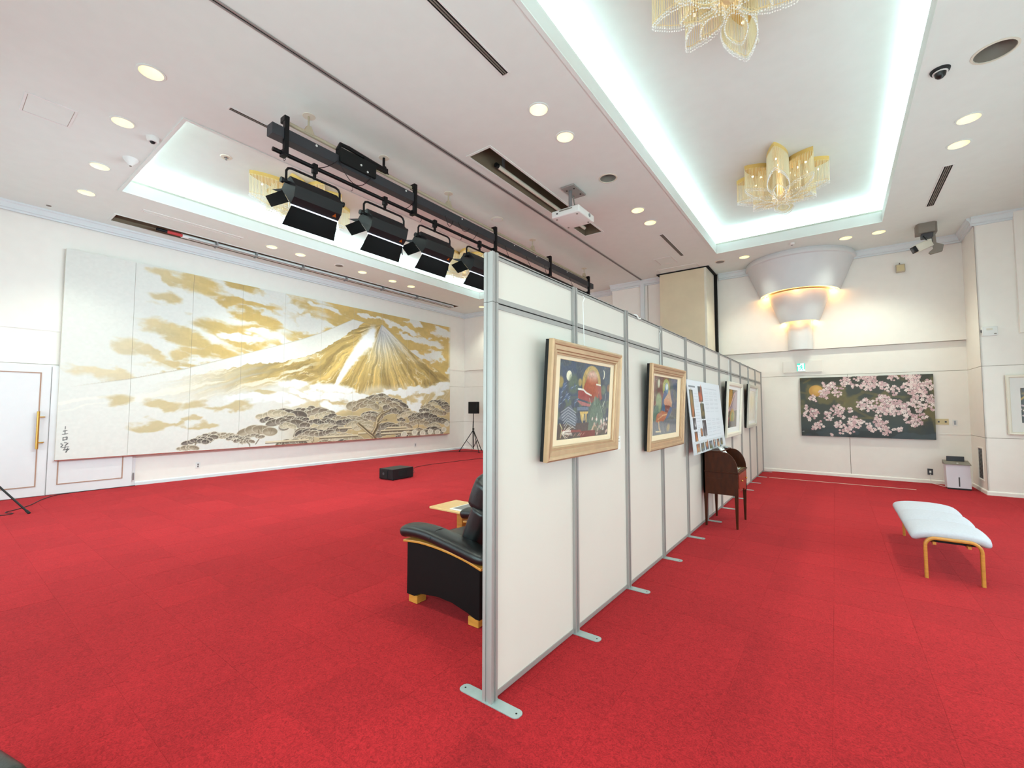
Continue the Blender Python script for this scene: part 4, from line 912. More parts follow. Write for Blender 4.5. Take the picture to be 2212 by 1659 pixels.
for k in range(10):
    a0, a1 = k * nxp // 10, (k + 1) * nxp // 10; x0, x1 = MW * k / 10 + .002, MW * (k + 1) / 10 - .002
    o = art('canvas_panel', pm, x0, x1, 0, MH, 0, img[:, a0:a1], ink_m, t)
    bm = NB(); pm.box(bm, x0, x1, .0005, MH - .0005, -.024, -.0012); obj('panel_stretcher', bm, linen_m, o)

# ---- blossom painting
def blossoms():
    c = Cv(2.33, 1.385, 215, (52, 50, 34)); U = c.X / c.w; V = c.Y / c.h; f = fbm(U * 9, V * 5, 5, 2); f2 = fbm(U * 5 + 3, V * 4, 4, 6)
    c.mix(sst(f, .5, .68) * .8, (110, 96, 40)); c.mix(sst(f2, .56, .7) * .6 * (V > .3), (126, 112, 46)); c.mix(sst(1 - V, .62, .95) * .8, (38, 48, 54)); c.mix(sst(f2, .55, .62) * (V < .25) * .5, (70, 84, 92))
    q = lambda x, y: ((x - 75) / 2050 * c.w, (1 - (y - 95) / 925) * c.h)
    R = random.Random(3)
    for P in ([(90, 330), (300, 360), (700, 420), (1100, 620)], [(1100, 330), (1300, 380), (1700, 420)], [(1000, 620), (1200, 720), (1000, 740)], [(600, 430), (860, 460), (1100, 350)], [(2000, 600), (2100, 720), (2130, 900)], [(140, 180), (250, 130)]):
        c.line([q(*p) for p in P], R.uniform(.02, .045), (104, 90, 38), .6)
    x, y = q(345, 310)
    c.ell(x, y, .135, .135, (190, 136, 52), 0, .06); c.ell(x + .03, y + .03, .09, .09, (222, 172, 84), 0, .6, .7)
    CL = [(560, 240, 100), (480, 360, 90), (300, 430, 60), (850, 140, 90), (700, 330, 70), (790, 230, 60), (970, 240, 45), (1050, 120, 75), (1200, 220, 125), (1400, 250, 85), (1250, 110, 110), (1560, 120, 75), (1560, 320, 80), (1850, 240, 160), (1900, 300, 130), (2050, 250, 80), (1780, 100, 80), (2060, 480, 100), (1840, 480, 85), (1120, 520, 105), (1380, 520, 150), (1560, 560, 130), (1380, 630, 75), (1700, 570, 90), (1930, 580, 75), (1200, 590, 55), (1560, 660, 50), (240, 680, 100), (340, 640, 55), (550, 700, 80), (700, 600, 95), (760, 690, 55), (890, 600, 38), (180, 570, 38), (390, 840, 70), (290, 890, 45), (720, 830, 70), (780, 910, 80), (960, 800, 105), (890, 900, 65), (1060, 810, 55), (1170, 840, 45), (1290, 720, 38), (1330, 780, 70), (1400, 850, 90), (1430, 930, 55), (1230, 880, 60), (1550, 890, 28), (1620, 880, 36), (1800, 720, 100), (1880, 790, 55), (1960, 690, 45), (1830, 820, 38), (590, 985, 14), (2000, 400, 45), (2100, 580, 30), (1430, 400, 8), (710, 400, 10)]
    for bx, by, br in CL:
        n = int(3 + (br / 16) ** 2 * .75)
        for j in range(n):
            a = R.uniform(0, 2 * PI); d = br * (R.random() ** .6); x, y = q(bx + d * math.cos(a) * 1.15, by + d * math.sin(a) * .9); s = R.uniform(.010, .019) * (1.15 if br > 80 else 1)
            base = R.choice([(236, 210, 206), (226, 190, 190), (240, 222, 216), (206, 164, 166)]); tw = R.uniform(0, 1)
            if R.random() < .45: c.ell(x, y, s * 1.9, s * 1.7, (60, 44, 40), 0, .3, .55)
            for k in range(5): c.ell(x + s * math.cos(tw + k * 1.257), y + s * math.sin(tw + k * 1.257), s * .85, s * .62, base, tw + k * 1.257, .12)
            c.ell(x, y, s * .3, s * .3, (196, 140, 136), 0, .3, .7)
    c.line([q(92, 950), q(125, 947)], .004, (220, 220, 216))
    return c.I
t = thing('blossom_painting', 'wide dark painting of pink blossoms and an orange moon on the far wall', 'painting', (.495, YF, .91))
pb = Pl((-.67, YF - .055, .908), (1, 0, 0), (0, 0, 1))
bm = NB(); pb.box(bm, 0, 2.33, 0, 1.375, -.053, -.001); obj('canvas_edge', bm, blackf_m, t); art('painted_canvas', pb, 0, 2.33, 0, 1.375, .0008, blossoms(), oil_m, t)

# ---- framed pictures
GOLDPROF = [(0, -.026), (0, .0), (.012, .008), (.028, .004), (.034, -.002), (.060, -.004), (.066, -.010), (.078, -.010), (.082, -.018), (.092, -.02), (.092, -.026)]
CREAMPROF = [(0, -.026), (0, .0), (.008, .004), (.05, .002), (.058, -.006), (.07, -.018), (.07, -.026)]
def picture(nm, label, pl, w, h, prof, fm, mats, win, img, am, wire=None, cat='framed picture', side=None):
    t = thing(nm, label, cat, pl.p(w / 2, 0, 0)); fi = prof[-1][0]
    bm = NB(); pl.frame(bm, 0, w, 0, h, prof); obj('frame', bm, fm, t)
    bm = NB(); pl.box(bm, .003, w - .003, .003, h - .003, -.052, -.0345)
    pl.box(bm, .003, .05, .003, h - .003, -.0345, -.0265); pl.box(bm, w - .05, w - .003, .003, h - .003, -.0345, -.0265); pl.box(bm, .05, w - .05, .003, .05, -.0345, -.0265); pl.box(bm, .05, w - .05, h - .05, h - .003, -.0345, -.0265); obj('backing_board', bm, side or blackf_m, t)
    bm = NB()   # mat board with opening
    x0, x1, y0, y1 = win
    R = [[bm.verts.new(pl.p(a, b, n)) for a, b in ((u0, v0), (u1, v0), (u1, v1), (u0, v1))] for u0, u1, v0, v1, n in ((fi - .004, w - fi + .004, fi - .004, h - fi + .004, -.028), (x0, x1, y0, y1, -.028), (x0 + .003, x1 - .003, y0 + .003, y1 - .003, -.032))]
    for r, q in zip(R, R[1:]):
        for j in range(4): bm.faces.new((r[j], r[(j + 1) % 4], q[(j + 1) % 4], q[j]))
    obj('mat_board', bm, mats, t)
    art('picture', pl, x0 + .002, x1 - .002, y0 + .002, y1 - .002, -.033, img, am, t)
    if wire:
        (a, z1) = wire; bm = NB(); p0 = pl.p(a, h - .04, -.05); p1 = Vector((-1.478, p0.y, z1))
        tube(bm, [p0, Vector((-1.47, p0.y, p0.z + .03)), p1], .0028, 6); tube(bm, [p1, p1 + Vector((.006, .012, .03)), p1 + Vector((.0, .0, .045))], .004, 6); obj('hanging_wire', bm, whitep_m, t)
    return t
def tilt(y0, xb, zb, xt, zt): return Pl((xb, y0, zb), (0, 1, 0), (xt - xb, 0, zt - zb))

def pic1():
    c = Cv(1.0, .64, 300, (52, 64, 92)); R = random.Random(1); q = lambda x, y: ((x - 250 + (y - 300) * .058) / 655, (1 - (y - 300 - (x - 250) * (.17 - (y - 300) * .00031)) / 1020) * .64)
    U, V = c.X, c.Y / .64; f = fbm(U * 12, V * 9, 4, 4)
    c.mix(sst(f, .45, .6) * .7, (72, 92, 96)); c.mix((V < .5) * sst(f, .4, .6) * .8, (84, 100, 84)); c.mix((V > .55) * sst(f, .55, .65) * .8, (44, 62, 110)); c.mix((V < .2) * .7, (92, 60, 52))
    c.ell(.60, .47, .19, .155, (206, 158, 72), 0, .04); c.ell(.60, .44, .145, .15, (120, 96, 60), 0, .04, .5)
    c.poly([(.41, .33), (.45, .44), (.55, .56), (.62, .585), (.70, .54), (.74, .46), (.76, .34), (.62, .30)], (190, 66, 40)); c.ell(.615, .53, .10, .05, (236, 196, 180), 0, .6, .9); c.ell(.60, .46, .10, .07, (206, 88, 50), 0, .8, .7)
    c.poly([(.34, .40), (.345, .335), (.62, .30), (.66, .34), (.55, .365), (.46, .41)], (176, 52, 54)); c.line([(.34, .415), (.44, .41), (.50, .385)], .009, (240, 234, 226)); c.line([(.50, .385), (.60, .365)], .008, (240, 234, 226))
    c.poly([(.30, .325), (.60, .285), (.58, .265), (.42, .275)], (190, 92, 96)); c.poly([(.72, .46), (.80, .455), (.84, .34), (.79, .32)], (178, 62, 56)); c.line([(.70, .465), (.79, .46)], .008, (238, 228, 206))
    c.rect(.34, .56, .235, .262, (92, 108, 142)); c.poly([(.39, .225), (.56, .225), (.545, .205), (.53, .205), (.53, .13), (.515, .13), (.515, .205), (.47, .205), (.45, .12), (.42, .16)], (222, 172, 74))
    for k in range(3): c.line([(.44 + k * .03, .20), (.45 + k * .025, .15)], .006, (236, 206, 130))
    c.poly([(.56, .04), (.60, .22), (.68, .36), (.76, .34), (.88, .20), (.90, .05)], (92, 116, 98), .9); c.poly([(.02, .17), (.14, .26), (.22, .28), (.36, .16), (.32, .1)], (88, 98, 124))
    for k in range(7): y = .25 - k * .022; c.line([(.06 + k * .012, y - .03), (.18, y + .01), (.32, y - .035)], .0045, (170, 176, 192), .8)
    for k in range(26): x, y = R.uniform(.6, .92), R.uniform(.06, .34); a = R.uniform(.6, 2.4); c.line([(x, y), (x + .07 * math.cos(a), y + .07 * math.sin(a))], .004, R.choice([(168, 188, 160), (60, 84, 70), (196, 206, 190)]), .8)
    for k in range(40): x, y = R.uniform(.62, .98), R.uniform(.02, .17); c.ell(x, y, .018, .014, R.choice([(214, 170, 156), (236, 206, 196), (120, 84, 80)]), R.random(), .2, .85)
    c.ell(.70, .065, .05, .04, (206, 160, 130), 0, .1); c.ell(.715, .06, .04, .03, (120, 110, 84), 0, .3)
    c.rect(.42, .72, .0, .055, (132, 32, 30)); c.line([(.1, .07), (.3, .062), (.42, .06)], .012, (150, 52, 50)); 
    for k in range(14): a = R.uniform(-.5, 2.2); c.line([(.09, .05), (.09 + R.uniform(.03, .2) * math.cos(a * .4), .05 + .05 * math.sin(a * 2))], .0035, (226, 204, 190), .85)
    c.line([(.05, .13), (.09, .09), (.07, .02)], .006, (204, 190, 130)); c.line([(.1, .062), (.24, .066)], .007, (232, 216, 206))
    for k in range(10): x = R.uniform(.05, .5); c.line([(x, .02), (x + .03, .04)], .003, (196, 120, 110))
    c.ell(.17, .515, .048, .042, (246, 236, 200), 0, .05); c.ell(.845, .56, .030, .042, (246, 240, 210), 0, .05); c.ell(.828, .56, .028, .042, (60, 76, 104), 0, .05)
    for x, y, r, k in ((.03, .46, .05, (188, 150, 60)), (.98, .44, .04, (150, 88, 52)), (.37, .47, .035, (206, 160, 70)), (.25, .45, .09, (84, 104, 84)), (.86, .42, .05, (100, 116, 92))): c.ell(x, y, r, r * .9, k, 0, .3, .85)
    for k in range(16): x, y = R.uniform(.02, .35), R.uniform(.28, .45); c.ell(x, y, .03, .014, (58, 84, 140), R.random() * 2, .2, .7); c.line([(x, y), (x + .03, y + .012)], .003, (140, 160, 190))
    for k in range(30): x, y = R.uniform(.05, .95), R.uniform(.5, .62); c.line([(x, y), (x + R.uniform(-.04, .04), y + .02)], .003, (110, 124, 110), .6)
    g_ = c.I.mean(2, keepdims=True); c.I = (c.I * .74 + g_ * .26) * .9 + np.array([15, 16, 12.]); c.I *= (.9 + .2 * fbm(c.X * 60, c.Y * 60, 3, 95))[..., None]
    return c.I
def pic2():
    c = Cv(1.0, .72, 280, (70, 82, 84)); R = random.Random(2); U, V = c.X, c.Y / .72; f = fbm(U * 9, V * 8, 4, 14)
    c.mix((U < .4) * (V > .5) * .9, (134, 60, 54)); c.mix((U > .7) * (V > .45) * .9, (54, 74, 118)); c.mix(sst(f, .5, .62) * .5, (96, 110, 84)); c.mix(sst(.28 - V, 0, .04), (104, 108, 122))  # grey lower band paints the floor's reflection in the glass
    c.ell(.5, .60, .17, .13, (150, 92, 52), 0, .05); c.ell(.5, .585, .14, .115, (182, 184, 84), 0, .05); c.ell(.52, .57, .075, .08, (84, 132, 178), 0, .1); c.ell(.53, .60, .05, .04, (228, 238, 240), 0, .3)
    c.poly([(.35, .42), (.42, .55), (.55, .52), (.66, .44), (.8, .3), (.62, .2), (.3, .18), (.36, .3)], (44, 84, 140)); c.ell(.2, .63, .05, .055, (168, 170, 130), 0, .2); c.ell(.2, .63, .02, .045, (222, 214, 190), 0, .2)
    c.ell(.22, .40, .11, .12, (140, 160, 108), .5, .2); c.ell(.12, .27, .12, .08, (84, 116, 96), .7, .2)
    c.poly([(.42, .43), (.55, .5), (.66, .57), (.70, .5), (.78, .40), (.76, .34), (.6, .37)], (206, 152, 112)); c.ell(.57, .395, .15, .055, (222, 128, 82), -.1, .1); c.poly([(.46, .37), (.72, .36), (.6, .27), (.56, .25), (.50, .28)], (150, 50, 38))
    c.poly([(.12, .17), (.16, .25), (.35, .30), (.60, .27), (.52, .2), (.42, .16), (.32, .17), (.22, .15)], (208, 92, 44)); c.line([(.2, .19), (.4, .24), (.56, .25)], .01, (236, 160, 90))
    c.line([(.24, .16), (.26, .09), (.32, .04)], .018, (222, 178, 128)); c.line([(.14, .045), (.34, .04)], .01, (226, 200, 150)); c.ell(.64, .08, .07, .045, (206, 166, 90), .3, .4, .8)
    for k in range(60): x, y = R.random(), R.uniform(.15, .7); a = R.uniform(0, 3); c.line([(x, y), (x + .05 * math.cos(a), y + .05 * math.sin(a))], .0035, R.choice([(196, 190, 140), (60, 44, 40), (120, 150, 170), (190, 110, 80)]), .6)
    for k in range(14): x = R.uniform(.1, .7); c.line([(x, .14), (x + .08, .02)], .003, (160, 160, 160), .6)
    g_ = c.I.mean(2, keepdims=True); c.I = (c.I * .74 + g_ * .26) * .9 + np.array([15, 16, 12.]); c.I *= (.9 + .2 * fbm(c.X * 60, c.Y * 60, 3, 95))[..., None]
    return c.I
def pic3():
    c = Cv(.8, .66, 220, (86, 82, 76)); R = random.Random(4); f = fbm(c.X * 8, c.Y * 8, 4, 24)
    c.mix(sst(f, .45, .6) * .6, (130, 90, 60)); c.ell(.2, .52, .2, .13, (204, 146, 44), .8, .3); c.poly([(.0, .30), (.3, .36), (.62, .62), (.8, .66), (.8, .3), (.4, .28)], (168, 140, 150)); c.line([(.05, .27), (.3, .42), (.55, .6)], .02, (232, 180, 176)); c.ell(.4, .2, .2, .12, (190, 150, 60), 0, .2); c.ell(.42, .18, .13, .09, (132, 142, 60), 0, .2)
    c.poly([(0, 0), (.8, 0), (.8, .09), (0, .12)], (84, 84, 84)); c.line([(.05, .02), (.1, .16)], .03, (180, 90, 90))
    for k in range(40): x, y = R.random() * .8, R.random() * .66; a = R.uniform(0, 3); c.line([(x, y), (x + .06 * math.cos(a), y + .06 * math.sin(a))], .005, R.choice([(222, 190, 120), (60, 50, 44), (220, 170, 170)]), .6)
    return c.I
def pic4():
    c = Cv(.8, .6, 150, (222, 216, 200)); c.ell(.4, .38, .25, .14, (232, 212, 160), 0, .9, .8); c.line([(.3, .2), (.36, .35), (.33, .48)], .006, (176, 160, 130)); c.line([(.5, .15), (.46, .3)], .005, (176, 160, 130)); return c.I  # pale ground paints the white reflection over the glass
def picR():
    c = Cv(.9, .6, 200, (52, 44, 36)); R = random.Random(9); f = fbm(c.X * 7, c.Y * 6, 4, 34); c.mix(sst(f, .45, .62), (140, 112, 44)); c.mix((c.Y < .2) * .7, (40, 40, 44))
    for k in range(70): x, y = R.random() * .9, R.uniform(.02, .3); c.ell(x, y, .02, .014, R.choice([(222, 196, 196), (190, 160, 170), (236, 224, 216)]), 0, .2)
    c.line([(0, .4), (.2, .5), (.4, .38), (.8, .46)], .02, (176, 140, 52)); return c.I
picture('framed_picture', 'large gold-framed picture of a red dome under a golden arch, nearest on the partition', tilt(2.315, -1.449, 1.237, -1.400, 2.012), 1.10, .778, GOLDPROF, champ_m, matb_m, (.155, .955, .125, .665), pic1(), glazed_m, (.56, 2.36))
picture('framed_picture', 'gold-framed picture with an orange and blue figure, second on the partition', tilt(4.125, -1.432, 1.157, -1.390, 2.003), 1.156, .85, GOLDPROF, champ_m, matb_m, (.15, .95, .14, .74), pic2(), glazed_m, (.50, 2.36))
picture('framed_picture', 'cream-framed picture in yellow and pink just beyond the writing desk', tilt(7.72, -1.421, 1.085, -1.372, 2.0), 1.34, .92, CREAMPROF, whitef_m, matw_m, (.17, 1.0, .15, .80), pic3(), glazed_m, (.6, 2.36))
picture('framed_picture', 'silver-framed picture in painted pale glass glare with dark sides, last on the partition', tilt(9.86, -1.421, 1.165, -1.372, 2.045), 1.21, .885, CREAMPROF, silver_m, matw_m, (.14, 1.08, .13, .76), pic4(), glazed_m, (.55, 2.36), side=blackf_m)
pr_ = Pl((2.455, 11.535 - .05, 1.10), (1, 0, 0), (0, 0, 1))
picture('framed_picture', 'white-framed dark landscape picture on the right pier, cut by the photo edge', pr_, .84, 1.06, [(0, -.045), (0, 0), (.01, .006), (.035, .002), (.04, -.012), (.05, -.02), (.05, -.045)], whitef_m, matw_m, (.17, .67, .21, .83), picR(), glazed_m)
# caption cards
t = thing('caption_card', 'small white caption card at the lower right of the red dome picture', 'label', (-1.518, 3.57, 1.22))
obj('card', bmx(-1.520, -1.512, 3.50, 3.625, 1.22, 1.335), paper_m, t)
bm = NB()
for k, (a, b) in enumerate(((3.52, 3.60), (3.52, 3.61), (3.52, 3.58))): box(bm, -1.5119, -1.5116, a, b, 1.31 - k * .022, 1.315 - k * .022)
obj('print', bm, grey_m, t)
t = thing('hook_clip', 'small white clip on the top rail of the partition over its third bay', 'clip', (-1.50, 4.0, PH - .01)); bm = NB(); tube(bm, [(-1.515, 3.98, PH), (-1.50, 4.02, PH - .0), (-1.49, 4.05, PH - .03), (-1.492, 4.10, PH - .02)], .007, 8); obj('clip', bm, whitep_m, t)

# ---- information board leaning over the desk
def board():
    c = Cv(1.85, .93, 190, (222, 225, 233)); R = random.Random(6); q = lambda a, b: (a * 1.85, b * .93)
    def photo(a0, a1, b0, b1, dk, hot):
        c.rect(*(a0 * 1.85, a1 * 1.85, b0 * .93, b1 * .93), dk); m = ((a0 + a1) / 2, (b0 + b1) / 2)
        for k in range(9): c.ell((m[0] + R.uniform(-.3, .3) * (a1 - a0)) * 1.85, (m[1] + R.uniform(-.35, .35) * (b1 - b0)) * .93, (a1 - a0) * .35 * R.uniform(.4, 1), (b1 - b0) * .4 * R.uniform(.3, .9), R.choice(hot), 0, .4, .75)
    O = [(196, 110, 60), (180, 90, 50), (206, 150, 90)]; G = [(92, 96, 70), (120, 110, 60), (150, 120, 70)]; M = [(230, 230, 232), (120, 116, 120), (70, 66, 72)]
    def text(a0, a1, b0, b1, n):
        for k in range(n):
            y = b1 - (b1 - b0) * (k + .5) / n; x = a0
            while x < a1 - .01:
                w = R.uniform(.01, .03); c.rect(x * 1.85, min(a1, x + w) * 1.85, y * .93, y * .93 + .0035, (186, 190, 200)); x += w + .005
    photo(.03, .125, .50, .86, (60, 62, 54), G + O); photo(.05, .13, .33, .48, (60, 56, 60), M); photo(.06, .14, .14, .30, (72, 60, 54), O)
    photo(.27, .39, .70, .92, (62, 62, 66), [(206, 84, 50), (196, 96, 60)]); photo(.29, .40, .46, .68, (62, 62, 56), G); photo(.30, .41, .22, .44, (66, 62, 68), M); photo(.225, .285, .22, .33, (66, 56, 50), O)
    text(.15, .26, .62, .84, 11); text(.15, .26, .42, .60, 9); text(.16, .22, .2, .38, 8)
    for a in (.45, .60, .75): text(a, a + .12, .55, .86, 15); text(a, a + .12, .25, .5, 12)
    text(.45, .87, .18, .22, 2); c.rect(.03 * 1.85, .20 * 1.85, .895 * .93, .915 * .93, (120, 124, 136)); c.rect(.45 * 1.85, .87 * 1.85, .895 * .93, .905 * .93, (196, 200, 210))
    c.rect(0, 1.85, 0, .165 * .93, (206, 212, 218)); c.rect(.02 * 1.85, .98 * 1.85, .155 * .93, .162 * .93, (150, 154, 168))
    return c, photo, O, G, M
c, photo, O_, G_, M_ = board()
c.rect(0, 1.85, 0, .93 * .17, (208, 213, 219))
for k in range(7):
    a = .07 + k * .123; photo(a, a + .095, .03, .135, (84, 84, 88), [O_, G_, O_, G_, O_ + M_, O_, G_][k % 7] + [(120, 130, 160)])
t = thing('information_board', 'white printed information board with small colour photos leaning above the writing desk', 'information board', (-1.4, 6.4, .985))
pbd = Pl((-1.375, 5.53, 1.004), (0, 1, 0), (-.075, 0, .905))
bm = NB(); pbd.box(bm, 0, 1.84, 0, .925, -.009, -.0005); obj('foam_board', bm, foam_m, t); art('printed_sheet', pbd, 0, 1.84, 0, .925, .0004, c.I, print_mat('board_print', .35), t)
# ================================================================== FURNITURE AND SMALL THINGS
def sweep(bm, path, w, h, up=(0, 0, 1), side=(0, 1, 0), n=20, p=3.0, scale=None, hscale=None):
    """sweep a superellipse (w along side, h along local up) along a path in the plane normal to side"""
    path = [Vector(q) for q in path]; side = Vector(side).normalized(); rings = []
    for i, c in enumerate(path):
        d = (path[min(i + 1, len(path) - 1)] - path[max(i - 1, 0)]).normalized(); u = side.cross(d).normalized()
        k = scale[i] if scale else 1; kh = k * (hscale[i] if hscale else 1); k = k * ((.9 + .1 * hscale[i]) if hscale else 1); R = []
        for j in range(n):
            a = 2 * PI * j / n; x = math.copysign(abs(math.cos(a)) ** (2 / p), math.cos(a)); y = math.copysign(abs(math.sin(a)) ** (2 / p), math.sin(a))
            R.append(bm.verts.new(c + side * x * w / 2 * k + u * y * h / 2 * kh))
        rings.append(R)
    for a, b in zip(rings, rings[1:]):
        for j in range(n): bm.faces.new((a[j], a[(j + 1) % n], b[(j + 1) % n], b[j]))
    bm.faces.new(rings[0][::-1]); bm.faces.new(rings[-1])
def ends(m, lo=.35): # rounded end scaling
    s = [1.0] * m
    for i, v in enumerate((lo, .68, .86, .95)): s[i] = v; s[-1 - i] = v
    return s
def spline(P, n):
    P = [Vector(p) for p in P]; out = []
    for i in range(len(P) - 1):
        a, b, c, d = P[max(i - 1, 0)], P[i], P[i + 1], P[min(i + 2, len(P) - 1)]
        for k in range(n):
            t = k / n; out.append(.5 * ((2 * b) + (c - a) * t + (2 * a - 5 * b + 4 * c - d) * t * t + (3 * b - a - 3 * c + d) * t ** 3))
    return out + [P[-1]]
# ---- armchair, facing the mural (-X)
t = thing('armchair', 'black leather armchair with honey wood trim behind the near partition post', 'armchair', (-2.5, 2.8, 0))
Y0, Y1 = 2.42, 3.27
for s, (ya, yb) in enumerate(((Y0, Y0 + .13), (Y1 - .13, Y1))):
    bot = [(-2.86 + .09, .065), (-2.70, .10), (-2.5, .125), (-2.35, .12), (-2.2, .09), (-2.12, .065), (-2.08, .065)]
    top = [(-2.08, .415), (-2.22, .445), (-2.45, .475), (-2.68, .485), (-2.86, .475)]
    bm = NB(); prism(bm, [(-2.86, .065)] + bot + top, 'y', ya, yb); bevel_all(bm, .012); sp_ = obj('side_panel', bm, leather2_m, t, 50)
    pth = spline([(-2.90, 0, .484), (-2.70, 0, .502), (-2.45, 0, .492), (-2.22, 0, .462), (-2.06, 0, .425)], 6); pth = [p + Vector((0, (ya + yb) / 2, 0)) for p in pth]
    bm = NB(); sweep(bm, pth, .16, .022, n=12, p=6); obj('wood_trim', bm, oak_m, t, 50)
    pth = spline([(-2.95, 0, .535), (-2.86, 0, .565), (-2.66, 0, .57), (-2.45, 0, .545), (-2.22, 0, .51), (-2.03, 0, .475)], 6); pth = [p + Vector((0, (ya + yb) / 2, 0)) for p in pth]
    bm = NB(); sweep(bm, pth, .20, .105, n=24, p=2.6, scale=ends(len(pth))); obj('arm_pad', bm, leather_m, t, 80)
    bm = NB(); sx = [p + Vector((0, 0, .0)) for p in pth[14:17]]; tube(bm, [Vector((pth[15].x, (ya + yb) / 2 + .101 * math.cos(a), pth[15].z + .054 * math.sin(a))) for a in [PI * k / 12 for k in range(13)]], .003, 6); obj('seam', bm, leather2_m, t)
    for fx in (-2.80, -2.15):
        bm = NB(); box(bm, fx - .05, fx + .05, ya + .01, ya + .11, .0005, .064, bev=.004, seg=1); obj('foot', bm, oak_m, t)
bm = NB(); box(bm, -2.82, -2.12, Y0 + .13, Y1 - .13, .12, .34, bev=.02); obj('seat_base', bm, leather2_m, t, 40)
bm = NB(); sweep(bm, spline([(-2.86, 2.845, .40), (-2.6, 2.845, .43), (-2.3, 2.845, .42)], 8), .60, .16, n=28, p=4, scale=ends(17, .8)); obj('seat_cushion', bm, leather_m, t, 80)
yc = 2.845
bm = NB(); sweep(bm, spline([(-2.36, yc, .42), (-2.32, yc, .56), (-2.24, yc, .74), (-2.20, yc, .82)], 7), .62, .20, up=(-1, 0, .3), n=28, p=3.4, scale=ends(22, .5)); obj('back_cushion', bm, leather_m, t, 80)
bm = NB(); sweep(bm, spline([(-2.28, yc, .76), (-2.25, yc, .86), (-2.21, yc, .95), (-2.16, yc, 1.03)], 6), .60, .25, up=(-1, 0, .3), n=28, p=2.8, scale=ends(19, .45)); obj('head_cushion', bm, leather_m, t, 80)
# ---- side table and magazine
t = thing('side_table', 'small pale wooden side table beyond the black armchair', 'table', (-3.25, 3.55, 0))
bm = NB(); box(bm, -3.60, -2.92, 3.34, 3.76, .478, .50, bev=.004, seg=1); obj('table_top', bm, table_m, t)
bm = NB(); box(bm, -3.34, -3.26, 3.50, 3.60, .03, .478, bev=.004, seg=1); obj('leg', bm, oak_m, t)
bm = NB(); box(bm, -3.5, -3.0, 3.45, 3.65, .0005, .03, bev=.004, seg=1); obj('foot', bm, oak_m, t)
t = thing('magazine', 'open grey and white magazine on the pale side table', 'magazine', (-3.15, 3.5, .501))
bm = NB(); box(bm, -3.32, -2.96, 3.37, 3.68, .501, .510, bev=.002, seg=1); obj('pages', bm, paper_m, t)
bm = NB(); box(bm, -3.30, -3.16, 3.40, 3.65, .5101, .5105); box(bm, -3.13, -2.99, 3.42, 3.52, .5101, .5105); obj('picture_print', bm, greym_m, t)
bm = NB(); box(bm, -3.10, -2.94, 3.60, 3.70, .5105, .522, bev=.002, seg=1); t2 = obj('tablet', bm, blackp_m, None); tag(t2, 'small dark flat case lying on the magazine', 'case')
# ---- footstool whose corner shows bottom left
t = thing('footstool', 'black leather footstool whose rounded corner shows at the bottom left edge', 'footstool', (-2.5, -.05, 0))
Mf = Matrix.Translation((-2.41, -.045, 0)) @ Matrix.Rotation(math.radians(14), 4, 'Z')
bm = NB(); box(bm, -.27, .27, -.24, .24, .07, .27, bev=.03, M=Mf); obj('base', bm, leather2_m, t, 50)
bm = NB(); box(bm, -.29, .29, -.26, .26, .27, .40, bev=.055, seg=5, M=Mf); obj('cushion', bm, leather_m, t, 80)
for dx in (-.2, .2):
    for dy in (-.18, .18): bm = NB(); box(bm, dx - .035, dx + .035, dy - .035, dy + .035, .0005, .07, bev=.004, seg=1, M=Mf); obj('foot', bm, oak_m, t)

# ---- upholstered bench
t = thing('bench', 'low bench with pale blue three-section padded seat and bent honey wood legs', 'bench', (.85, 6.5, 0))
bx0, bx1 = .515, 1.10
for ya, yb in ((5.665, 6.215), (6.215, 6.755), (6.755, 7.30)):
    P = spline([(bx0 + .03, (ya + yb) / 2, .345), (.60, (ya + yb) / 2, .378), (.70, (ya + yb) / 2, .395), (.81, (ya + yb) / 2, .398), (.92, (ya + yb) / 2, .395), (1.02, (ya + yb) / 2, .378), (bx1 - .03, (ya + yb) / 2, .345)], 5)
    hs_ = ends(len(P), .45); bm = NB(); sweep(bm, P, yb - ya + .012, .118, n=44, p=2.7, hscale=hs_); obj('seat_section', bm, fabric_m, t, 80)
bm = NB(); box(bm, .66, .98, 5.70, 7.26, .325, .345); obj('seat_support', bm, blackf_m, t)
for y in (5.645, 7.30):
    a, b, r, zt_ = .635, 1.005, .075, .372
    P = [(a, y, .0005), (a, y, zt_ - r)] + [(a + r - r * math.cos(q), y, zt_ - r + r * math.sin(q)) for q in [PI / 2 * k / 6 for k in range(1, 7)]] + [(b - r + r * math.sin(q), y, zt_ - r + r * math.cos(q)) for q in [PI / 2 * k / 6 for k in range(0, 7)]] + [(b, y, .0005)]
    bm = NB(); sweep(bm, P, .045, .026, up=(0, 0, 1), n=12, p=6)
    obj('bent_leg_frame', bm, oak_m, t, 60)
for x in (.70, .93): obj('side_rail', bmx(x - .012, x + .012, 5.65, 7.295, .31, .335), oak_m, t)

